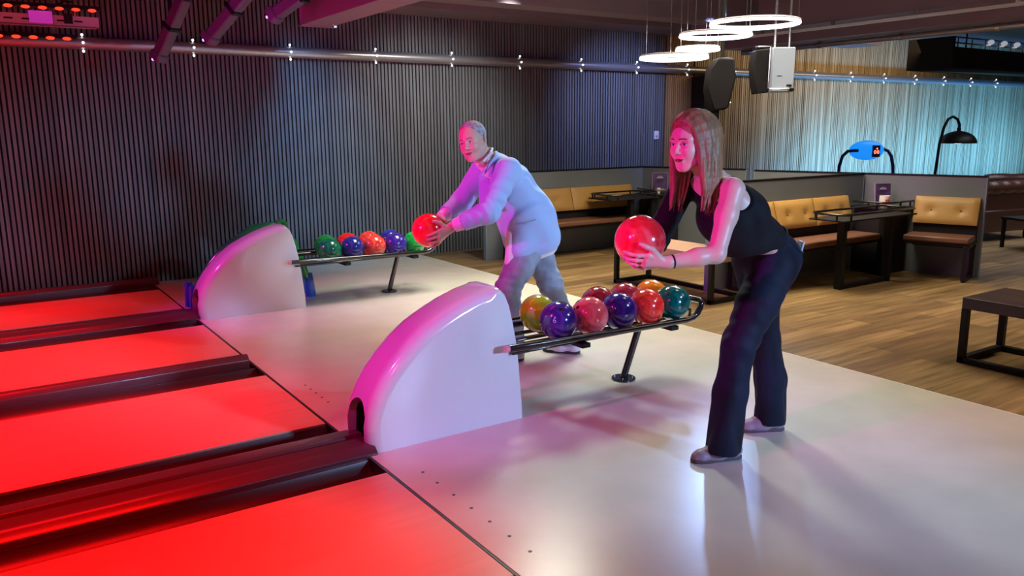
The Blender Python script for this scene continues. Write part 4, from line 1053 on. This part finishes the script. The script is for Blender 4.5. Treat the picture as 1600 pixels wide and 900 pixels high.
# ============================================================ the woman
def woman():
    root = empty('person', (1.55, -1.5, 0)); tag(root, 'woman in black one-shoulder top and dark flared jeans, leaning forward holding a red ball', 'person')
    off = (1.55, -1.5, 0)
    L_sh = np.array((1.245, -1.645, 1.283)); R_sh = np.array((1.265, -1.345, 1.295))
    L_el = np.array((1.130, -1.672, 1.022)); R_el = np.array((1.12, -1.318, 1.04))
    ball = np.array((.885, -1.468, 1.077)); L_wr = np.array((.935, -1.590, .996)); R_wr = np.array((.975, -1.378, 1.02))
    hipL = (1.615, -1.585, .925); hipR = (1.655, -1.415, .925); knL = (1.41, -1.575, .56); knR = (1.785, -1.42, .49); anL = (1.415, -1.545, .085); anR = (1.865, -1.425, .085)
    H = np.array((1.143, -1.5, 1.483)); f = nrm((-1, -.06, -.16)); up = nrm((-.16, 0, 1))
    side = (0, 1, 0)
    F = Field((.73, -1.80, .0), (2.02, -1.20, 1.66), .0038)
    # torso
    F.cap((1.635, -1.5, .96), (1.59, -1.5, 1.03), .100, .088, .03, side=side, q=1.35)
    F.cap((1.59, -1.5, 1.03), (1.43, -1.5, 1.17), .088, .098, .05, side=side, q=1.30)
    F.cap((1.43, -1.5, 1.17), (1.33, -1.5, 1.25), .098, .082, .05, side=side, q=1.5)
    F.cap(L_sh+(.012, .015, .0), R_sh+(.012, -.015, 0), .044, .044, .05)
    F.cap((1.30, -1.5, 1.29), (1.255, -1.5, 1.34), .058, .050, .05)
    F.cap((1.26, -1.5, 1.33), (1.165, -1.5, 1.425), .050, .049, .03)      # neck
    for y in (-.065, .065): F.ell((1.345, -1.5+y, 1.145), ((1, 0, 0), (0, 1, 0), (0, 0, 1)), (.055, .06, .06), .04)
    # arms
    F.chain([L_sh, L_sh*.6+L_el*.4, L_el], [.049, .044, .037], .03); F.chain([L_el, L_el*.6+L_wr*.4, L_wr], [.038, .037, .0245], .02)
    F.chain([R_sh, R_el], [.046, .036], .03); F.chain([R_el, R_wr], [.036, .024], .02)
    # legs
    F.chain([hipL, knL, anL], [.088, .058, .036], .03); F.chain([hipR, knR, anR], [.088, .058, .036], .03)
    F.chain([anL, (1.33, -1.52, .04)], [.035, .03], .02); F.chain([anR, (1.81, -1.39, .04)], [.035, .03], .02)
    # hands on the ball (directions from the ball centre)
    r_ = np.array((.832, -.554, 0)); u_ = np.array((.1, .16, .98)); c_ = nrm((-.68, -.71, .13))
    dd = lambda x, y, z=None: nrm(r_*x-u_*y+c_*(z if z is not None else math.sqrt(max(0, 1-x*x-y*y))))
    hand_on_ball(F, ball, L_wr, None, [dd(.30, .52), dd(.22, .68), dd(.16, .84), dd(.12, .96, .2)], [dd(-.62, .42), dd(-.62, .60), dd(-.50, .78), dd(-.30, .93, .2)], (dd(.42, .30), dd(.02, .12)), .97)
    hand_on_ball(F, ball, R_wr, None, [dd(.55, .2, -.75), dd(.5, .45, -.75), dd(.4, .65, -.7), dd(.3, .8, -.6)], [dd(-.3, .1, -.95), dd(-.3, .4, -.85), dd(-.3, .65, -.7), dd(-.25, .85, -.5)], (dd(.8, -.2, -.5), dd(.4, -.7, -.55)), .97)
    P = head_solid(F, H, f, up, .97, True)
    F.mesh('body', 'skin_w', root, 1, off)
    hd = empty('x'); bpy.data.objects.remove(hd)
    P2 = lambda x, y, z: P(x, y, z)-np.array(off)
    face_details(P2, root, .97, 'iris_b', 'lip_w', 'brow_w', F=F, off=off)
    # top: one-shouldered, right sleeve long
    T = Field((.95, -1.80, .93), (1.86, -1.20, 1.42), .0045)
    g = .009
    T.cap((1.635, -1.5, .96), (1.59, -1.5, 1.03), .100+g, .088+g, .03, side=side, q=1.35)
    T.cap((1.59, -1.5, 1.03), (1.43, -1.5, 1.17), .088+g, .098+g, .05, side=side, q=1.30)
    T.cap((1.43, -1.5, 1.17), (1.33, -1.5, 1.25), .098+g, .082+g, .05, side=side, q=1.5)
    T.cap((1.29, -1.5, 1.275), R_sh+(.012, -.015, 0), .05, .054, .05)
    for y in (-.065, .065): T.ell((1.345, -1.5+y, 1.145), ((1, 0, 0), (0, 1, 0), (0, 0, 1)), (.062, .066, .066), .04)
    T.cap((1.36, -1.50, 1.10), (1.50, -1.5, 1.0), .085, .085, .05, side=side, q=1.3)
    T.ell(L_sh+(.035, -.035, .0), ((1, 0, 0), (0, 1, 0), (0, 0, 1)), (.115, .115, .125), .004, 'sub')
    T.ell((1.225, -1.515, 1.355), ((1, 0, 0), (0, 1, 0), (0, 0, 1)), (.095, .085, .095), .004, 'sub')
    T.chain([R_sh, R_el], [.060, .056], .02); T.chain([R_el, R_wr+(.03, .01, .004)], [.056, .038], .02)
    wn = nrm((.62, 0, -1)); T.cut((1.60, -1.5, 1.005), nrm((.25, 0, -1)))
    T.folds([((1, 0, .6), .07, .0035, (1.5, -1.5, 1.08), .16), ((.3, 0, 1), .05, .003, (1.1, -1.33, 1.05), .12)])
    T.mesh('top', 'topblack', root, 1, off)
    # dark flared jeans
    J = Field((1.15, -1.78, .02), (2.06, -1.25, 1.11), .0048)
    J.cap((1.64, -1.5, .94), (1.605, -1.5, 1.03), .118, .104, .03, side=side, q=1.32)
    J.ell((1.690, -1.560, .93), ((1, 0, 0), (0, 1, 0), (0, 0, 1)), (.105, .095, .115), .05); J.ell((1.700, -1.440, .93), ((1, 0, 0), (0, 1, 0), (0, 0, 1)), (.105, .095, .115), .05)
    J.chain([(1.62, -1.58, .90), (1.52, -1.578, .74), knL, (1.385, -1.56, .34), (1.365, -1.55, .05)], [.108, .094, .076, .074, .080], .03)
    J.chain([(1.67, -1.425, .90), (1.74, -1.42, .70), knR, (1.84, -1.425, .28), (1.862, -1.42, .03)], [.102, .088, .074, .072, .080], .03)
    wa = nrm((-.42, 0, 1)); J.cut((1.60, -1.5, 1.045), wa)
    J.folds([((.8, .3, .8), .09, .0045, (1.47, -1.57, .60), .16), ((1, .8, .15), .07, .006, (1.38, -1.56, .25), .28), ((1, .7, .2), .07, .006, (1.83, -1.42, .3), .28), ((.6, .2, 1), .05, .003, (1.55, -1.58, .82), .10), ((1, .4, .6), .09, .0025, (1.6, -1.55, .85), .15)])
    # hollow waistband opening and hems
    J.cut((0, 0, .045), (0, 0, -1))
    X = J.ax[0][:, None, None]; Z = J.ax[2][None, None, :]
    j = J.mesh('jeans', 'denim_dark', root, 1, off)
    # waistband, pocket edge, rivet, phone in the back pocket
    def ring_at(c, nrm_, a, b_, h_, name, m):
        n_ = Vector(nrm_).normalized(); ex = Vector((0, 1, 0)); ey = n_.cross(ex).normalized(); bb = MB(); N = 40; vs = []
        for (dz, dr) in ((-h_/2, 0), (h_/2, 0), (h_/2, -.006), (-h_/2, -.006)):
            for k in range(N):
                t = 2*math.pi*k/N; vs.append(Vector(c)+ex*((a+dr)*math.cos(t))+ey*((b_+dr)*math.sin(t))+n_*dz-Vector(off))
        fs = []
        for q in range(4):
            for k in range(N): fs.append((q*N+k, q*N+(k+1) % N, ((q+1) % 4)*N+(k+1) % N, ((q+1) % 4)*N+k))
        bb.add(vs, fs); return bb.build(name, m, j, smooth=True)
    ring_at((1.605, -1.5, 1.035), (-.42, 0, 1), .144, .112, .036, 'waistband', 'denim_dark')
    B = MB(); B.sphere((1.635-off[0], -1.648-off[1], .952), .006, 10, 6); B.build('rivet', 'steel', j, smooth=True)
    q = Matrix.Translation(Vector((1.790-off[0], -1.590-off[1], .985))) @ Matrix.Rotation(R(-35), 4, 'Z') @ Matrix.Rotation(R(12), 4, 'Y')
    B = MB(); B.box(-.006, .006, -.036, .036, -.06, .030, q); B.build('phone', mat('pale_phone', (.55, .62, .70), .3), j, bevel=.004)
    B = MB(); B.tube([(1.66-off[0], -1.662-off[1], 1.03), (1.69-off[0], -1.665-off[1], .99), (1.74-off[0], -1.645-off[1], .968), (1.80-off[0], -1.60-off[1], .965)], .0022, 6); B.build('pocket_seam', mat('denim_seam', (.05, .06, .09), .7), j, smooth=True)
    # bracelet
    ax = Vector(L_el-L_wr).normalized(); t_ = ax.orthogonal().normalized(); s_ = ax.cross(t_); cpos = Vector(L_wr)+ax*.018-Vector(off)
    B = MB(); B.tube([cpos+(t_*math.cos(a)+s_*math.sin(a))*.0275 for a in [2*math.pi*k/20 for k in range(20)]], .0035, 6, closed=True); B.build('bracelet', 'black', root, smooth=True)
    # shoes
    mv = empty('tmp'); bpy.data.objects.remove(mv)
    for hl, to in (((1.463, -1.578), (1.222, -1.480)), ((1.925, -1.462), (1.715, -1.335))):
        s_o = shoe((hl[0]-off[0], hl[1]-off[1]), (to[0]-off[0], to[1]-off[1]), .105, .93, 'shoe_w', 'sole_w', root)
    # long straight hair, parted in the middle, hanging forward
    G = Field((.99, -1.66, 1.14), (1.36, -1.34, 1.63), .0034)
    # cap over the cranium
    s = .97
    G.ell(P(-.016, 0, .042), (f, nrm(np.cross(up, f)), nrm(np.cross(f, np.cross(up, f)))), (.106*s, .088*s, .092*s), .006)
    G.ell(P(.105, 0, -.03), (f, nrm(np.cross(up, f)), nrm(np.cross(f, np.cross(up, f)))), (.098*s, .064*s, .108*s), .006, 'sub')
    rnd = random.Random(3)
    for sd in (-1, 1):
        for k in range(46):
            u01 = k/45; x0 = .070-.165*u01                       # along the parting, front to back
            n_ = 16; pts = []; rs = []
            endz = 1.215+rnd.uniform(-.03, .03)+.01*math.sin(k)
            wob = rnd.uniform(0, 6.28); lay = rnd.uniform(-.006, .006)
            for i in range(n_):
                t = i/(n_-1)
                if t < .35:
                    a = t/.35*math.pi/2*1.02
                    zt = .036+.092*math.sqrt(max(0, 1-((x0+.012)/.115)**2))
                    p = P(x0-.020*math.sin(a), sd*(.003+(.086+lay)*math.sin(a)*math.sqrt(max(.15, 1-((x0+.012)/.125)**2))), .0+zt*math.cos(a)*1.0+.004)
                    pl = p
                else:
                    q = (t-.35)/.65; e = pl.copy()
                    e[2] = pl[2]*(1-q)+endz*q
                    tx = 1.163+.055*(u01-.4)+(.02 if sd > 0 else 0)-.03*q*(1 if sd < 0 else .9)
                    e[0] = pl[0]+(tx+.0-pl[0])*(q**.8)*.85+.005*math.sin(q*6+wob)
                    ty = -1.5-sd*(.094+lay*2-.012*q)
                    e[1] = pl[1]+(ty-pl[1])*min(1, q*1.4)+.004*math.sin(q*5+wob*2)
                    p = e
                pts.append(p); rs.append(.0098 if t < .75 else .0098-.0072*(t-.75)/.25)
            G.chain(pts, rs, .005)
    # sideways: f's left is sd=+1
    G.mesh('hair', 'hair_w', root, 1, off)
    # loose strands
    B = MB()
    for k in range(60):
        sd = rnd.choice((-1, 1)); x0 = rnd.uniform(-.06, .03); y0 = .088+rnd.uniform(0, .006)
        a = P(x0-.02, sd*y0, .02); e = np.array((1.15+rnd.uniform(-.03, .04), -1.5-sd*rnd.uniform(.085, .105), 1.21+rnd.uniform(-.04, .05)))
        # map local side to world side
        pts = []
        for i in range(8):
            t = i/7; p = a*(1-t)+e*t; p = p+np.array((.006*math.sin(t*5+k), .004*math.sin(t*7+k*2), 0)); pts.append(tuple(p-np.array(off)))
        if abs(a[1]-e[1]) > .08: continue
        B.tube(pts, [.0016]*7+[.0006], 5)
    if B.v: B.build('hair_strands', 'hair_w', root, smooth=True)
    bowling_ball(tuple(ball), swirl_ball('held_red_swirl', (.80, .02, .03), (.95, .12, .14), 5), 'large red swirled bowling ball held in the woman\'s hands', None, (.2, .6, .7))
woman()

# ============================================================ the man
def man():
    off = (1.6, .5, 0)
    root = empty('person', off); tag(root, 'man in pale blue jacket and light jeans, bending forward with a red ball', 'person')
    side = (0, 1, 0)
    ball = np.array((.955, .575, .912))
    L_sh = np.array((1.395, .315, 1.285)); R_sh = np.array((1.44, .675, 1.29)); L_el = np.array((1.235, .30, 1.035)); R_el = np.array((1.28, .72, 1.06))
    L_wr = np.array((1.055, .462, .935)); R_wr = np.array((1.065, .640, .965))
    H = np.array((1.225, .455, 1.468)); f = nrm((-.86, -.52, -.16)); up = nrm((-.34, .05, 1))
    hipL = (1.66, .41, .81); hipR = (1.72, .57, .81); knL = (1.425, .385, .50); knR = (1.80, .42, .50); anL = (1.46, .39, .085); anR = (1.915, .335, .085)
    F = Field((.82, .10, .0), (2.10, .88, 1.65), .0044)
    F.cap((1.70, .49, .86), (1.63, .5, 1.0), .125, .115, .04, side=side, q=1.2)
    F.cap((1.63, .5, 1.0), (1.50, .5, 1.20), .115, .12, .05, side=side, q=1.3)
    F.cap((1.46, .5, 1.25), (1.42, .5, 1.29), .10, .08, .05, side=side, q=1.5)
    F.cap(L_sh, R_sh, .055, .055, .05); F.cap((1.38, .495, 1.32), (1.265, .47, 1.41), .063, .060, .03)
    F.chain([L_sh, L_el, L_wr], [.055, .045, .028], .02); F.chain([R_sh, R_el, R_wr], [.055, .045, .028], .02)
    F.chain([hipL, knL, anL], [.095, .060, .042], .03); F.chain([hipR, knR, anR], [.095, .060, .042], .03)
    F.chain([anL, (1.36, .38, .045)], [.04, .035], .02); F.chain([anR, (1.85, .46, .045)], [.04, .035], .02)
    r_ = np.array((.832, -.554, 0)); u_ = np.array((.1, .16, .98)); c_ = nrm((-.46, -.86, .12))
    r_ = nrm(np.cross((0, 0, 1), -c_)*-1); r_ = nrm(np.cross(c_*-1, (0, 0, 1))); u_ = np.cross(r_, c_*-1)
    dd = lambda x, y, z=None: nrm(r_*x-u_*y+c_*(z if z is not None else math.sqrt(max(0, 1-x*x-y*y))))
    hand_on_ball(F, ball, L_wr, None, [dd(.55, .05), dd(.52, .27), dd(.50, .50), dd(.45, .70)], [dd(-.10, .30), dd(-.10, .50), dd(-.02, .70), dd(.12, .88)], (dd(.62, -.35), dd(.25, -.48)), 1.08)
    hand_on_ball(F, ball, R_wr, None, [dd(.7, -.35, -.5), dd(.75, -.1, -.6), dd(.7, .2, -.6), dd(.6, .4, -.6)], [dd(.1, -.5, -.85), dd(.0, -.2, -.95), dd(.0, .1, -.95), dd(.1, .4, -.9)], (dd(.82, -.45, .1), dd(.50, -.80, .2)), 1.08)
    P = head_solid(F, H, f, up, 1.0, False)
    F.mesh('body', 'skin_m', root, 1, off)
    P2 = lambda x, y, z: P(x, y, z)-np.array(off)
    face_details(P2, root, 1.0, 'iris_b', 'lip_m', 'brow_m', .0032, (-.2, .1), F=F, off=off)
    l = nrm(np.cross(up, f)); uu = nrm(np.cross(f, l))
    G = Field(H-.16, H+.17, .0036)
    G.ell(P(-.016, 0, .040), (f, l, uu), (.100, .0825, .088), .004)
    G.ell(P(.100, 0, -.005), (f, l, uu), (.078, .074, .100), .010, 'sub'); G.ell(P(.0, 0, -.10), (f, l, uu), (.11, .2, .088), .006, 'sub')
    for y in (-1, 1): G.ell(P(-.008, y*.088, -.008), (f, l, uu), (.026, .03, .036), .004, 'sub')
    G.mesh('hair', 'hair_m', root, 1, off)
    # white shirt: tails, collar, cuffs
    W = Field((1.20, .18, .62), (2.0, .86, 1.44), .005)
    W.cap((1.70, .49, .80), (1.63, .5, 1.0), .168, .14, .04, side=side, q=1.2)
    W.cap((1.63, .5, 1.0), (1.47, .5, 1.22), .15, .13, .05, side=side, q=1.25)
    W.cap((1.385, .497, 1.305), (1.325, .485, 1.350), .073, .066, .03)
    W.cut((1.305, .48, 1.352), nrm((-.8, 0, 1))); W.ell((1.265, .455, 1.345), ((1, 0, 0), (0, 1, 0), (0, 0, 1)), (.06, .04, .075), .004, 'sub'); W.cap((1.455, .40, .68), (1.50, .42, .85), .032, .05, .03); W.cut((1.66, .5, .685), nrm((.28, 0, -1)))
    W.folds([((1, 1, 0), .06, .004, (1.6, .4, .75), .2)])
    sh = W.mesh('shirt', 'shirt', root, 1, off)
    for a, b in ((L_wr, L_el), (R_wr, R_el)):
        d = nrm(b-a); C_ = Field(np.minimum(a, b)-.08, np.maximum(a, b)+.08, .004); C_.cap(a+d*.018, a+d*.12, .041, .050, .01); C_.cut(a+d*.022, -d); C_.cut(a+d*.12, d); C_.mesh('cuff', 'shirt', sh, 1, off)
    # jacket
    K = Field((1.00, .12, .66), (2.02, .92, 1.46), .005)
    K.cap((1.69, .49, .82), (1.64, .5, .98), .182, .170, .04, side=side, q=1.27)
    K.cap((1.65, .5, .98), (1.505, .5, 1.19), .172, .142, .06, side=side, q=1.28)
    K.cap((1.50, .5, 1.20), (1.43, .5, 1.28), .130, .095, .05, side=side, q=1.55)
    K.cap(L_sh+(.02, .02, -.0), R_sh+(.02, -.02, -.0), .072, .072, .05)
    K.cap((1.415, .497, 1.30), (1.355, .485, 1.345), .088, .076, .03)
    K.chain([L_sh, L_el], [.082, .070], .03); K.chain([L_el, L_wr+(L_el-L_wr)*.30], [.070, .056], .03)
    K.chain([R_sh, R_el], [.082, .070], .03); K.chain([R_el, R_wr+(R_el-R_wr)*.30], [.070, .056], .03)
    K.cap((1.54, .40, .76), (1.58, .38, .95), .09, .10, .05)
    # neck opening, open front
    K.ell((1.29, .47, 1.35), ((1, 0, 0), (0, 1, 0), (0, 0, 1)), (.095, .070, .085), .004, 'sub')
    K.cap((1.30, .48, 1.30), (1.28, .5, 1.10), .05, .03, .004, 'sub'); K.cap((1.28, .5, 1.10), (1.40, .52, .70), .03, .075, .004, 'sub')
    K.cut((1.36, .48, 1.365), nrm((-.75, 0, 1)))
    K.cut((1.70, .5, .735), nrm((.30, 0, -1)))
    d = nrm(L_el-L_wr)
    # sleeve ends
    for wr, el in ((L_wr, L_el), (R_wr, R_el)):
        d = nrm(el-wr); c0 = wr+d*.060; K.cap(c0-d*.12, c0-d*.006, .075, .06, .002, 'sub')
    K.folds([((.6, .3, 1), .075, .007, (1.33, .3, 1.14), .13), ((1, .3, .5), .12, .007, (1.7, .4, .95), .2), ((.2, 1, 1), .09, .006, (1.5, .35, 1.1), .2), ((1, 0, .3), .045, .005, (1.2, .32, 1.02), .09), ((1, .2, .4), .09, .0035, (1.36, .68, 1.1), .15)])
    k = K.mesh('jacket', 'jacket', root, 1, off)
    o_ = Vector(off)
    B = MB(); B.tube([Vector(p)-o_ for p in ((1.475, .262, .945), (1.53, .262, .955), (1.575, .268, .965))], .004, 6); B.build('pocket_flap', mat('jacket_seam', (.30, .36, .50), .7), k, smooth=True)
    # collar and lapels
    B = MB(); B.tube([Vector(p)-o_ for p in ((1.285, .415, 1.27), (1.31, .395, 1.325), (1.36, .40, 1.372), (1.405, .47, 1.392), (1.39, .56, 1.375), (1.33, .59, 1.32))], [.006, .010, .013, .013, .011, .007], 10); B.build('collar', 'jacket', k, smooth=True)
    B = MB(); vs = [(1.300, .400, 1.325), (1.262, .405, 1.255), (1.292, .365, 1.235), (1.285, .43, 1.06), (1.262, .455, 1.06), (1.262, .445, 1.26)]
    vs = [tuple(Vector(v)-o_) for v in vs]; th = [(v[0]-.008, v[1]-.006, v[2]) for v in vs]; n = len(vs)
    B.add(vs+th, [tuple(range(n)), tuple(range(2*n-1, n-1, -1))]+[(i, n+i, n+(i+1) % n, (i+1) % n) for i in range(n)]); B.build('lapel', 'jacket', k, bevel=.003)
    B = MB(); B.tube([Vector(p)-o_ for p in ((1.245, .445, 1.325), (1.262, .40, 1.345), (1.31, .385, 1.395), (1.345, .42, 1.42), (1.35, .50, 1.425))], [.005, .008, .009, .008, .006], 8); B.build('shirt_collar', 'shirt', sh, smooth=True)
    # jeans
    J = Field((1.20, .18, .03), (2.06, .76, .92), .0052)
    J.cap((1.69, .42, .83), (1.70, .56, .83), .118, .118, .04)
    J.chain([hipL, (1.53, .40, .64), knL, (1.46, .388, .30), (1.475, .39, .09)], [.104, .096, .082, .076, .076], .035)
    J.chain([hipR, (1.77, .50, .66), knR, (1.865, .375, .28), (1.915, .335, .09)], [.115, .098, .082, .074, .074], .035)
    J.cut((0, 0, .065), (0, 0, -1)); J.cut((0, 0, .9), (0, 0, 1))
    J.folds([((.3, .2, 1), .055, .005, knL, .12), ((.3, .2, 1), .05, .005, knR, .12), ((1, 0, 1), .08, .004, (1.6, .4, .7), .15), ((0, .2, 1), .05, .004, (1.9, .34, .15), .1), ((0, .2, 1), .05, .004, (1.47, .39, .15), .1)])
    J.mesh('jeans', 'denim_light', root, 1, off)
    for hl, to in (((1.56, .40), (1.28, .375)), ((1.955, .275), (1.80, .51))):
        shoe((hl[0]-off[0], hl[1]-off[1]), (to[0]-off[0], to[1]-off[1]), .115, 1.05, 'shoe_m', 'sole_m', root)
    bowling_ball(tuple(ball), swirl_ball('man_red_swirl', (.85, .015, .02), (.95, .10, .08), 5), 'red bowling ball held low in front by the man', None, (-.2, .6, .7))
man()
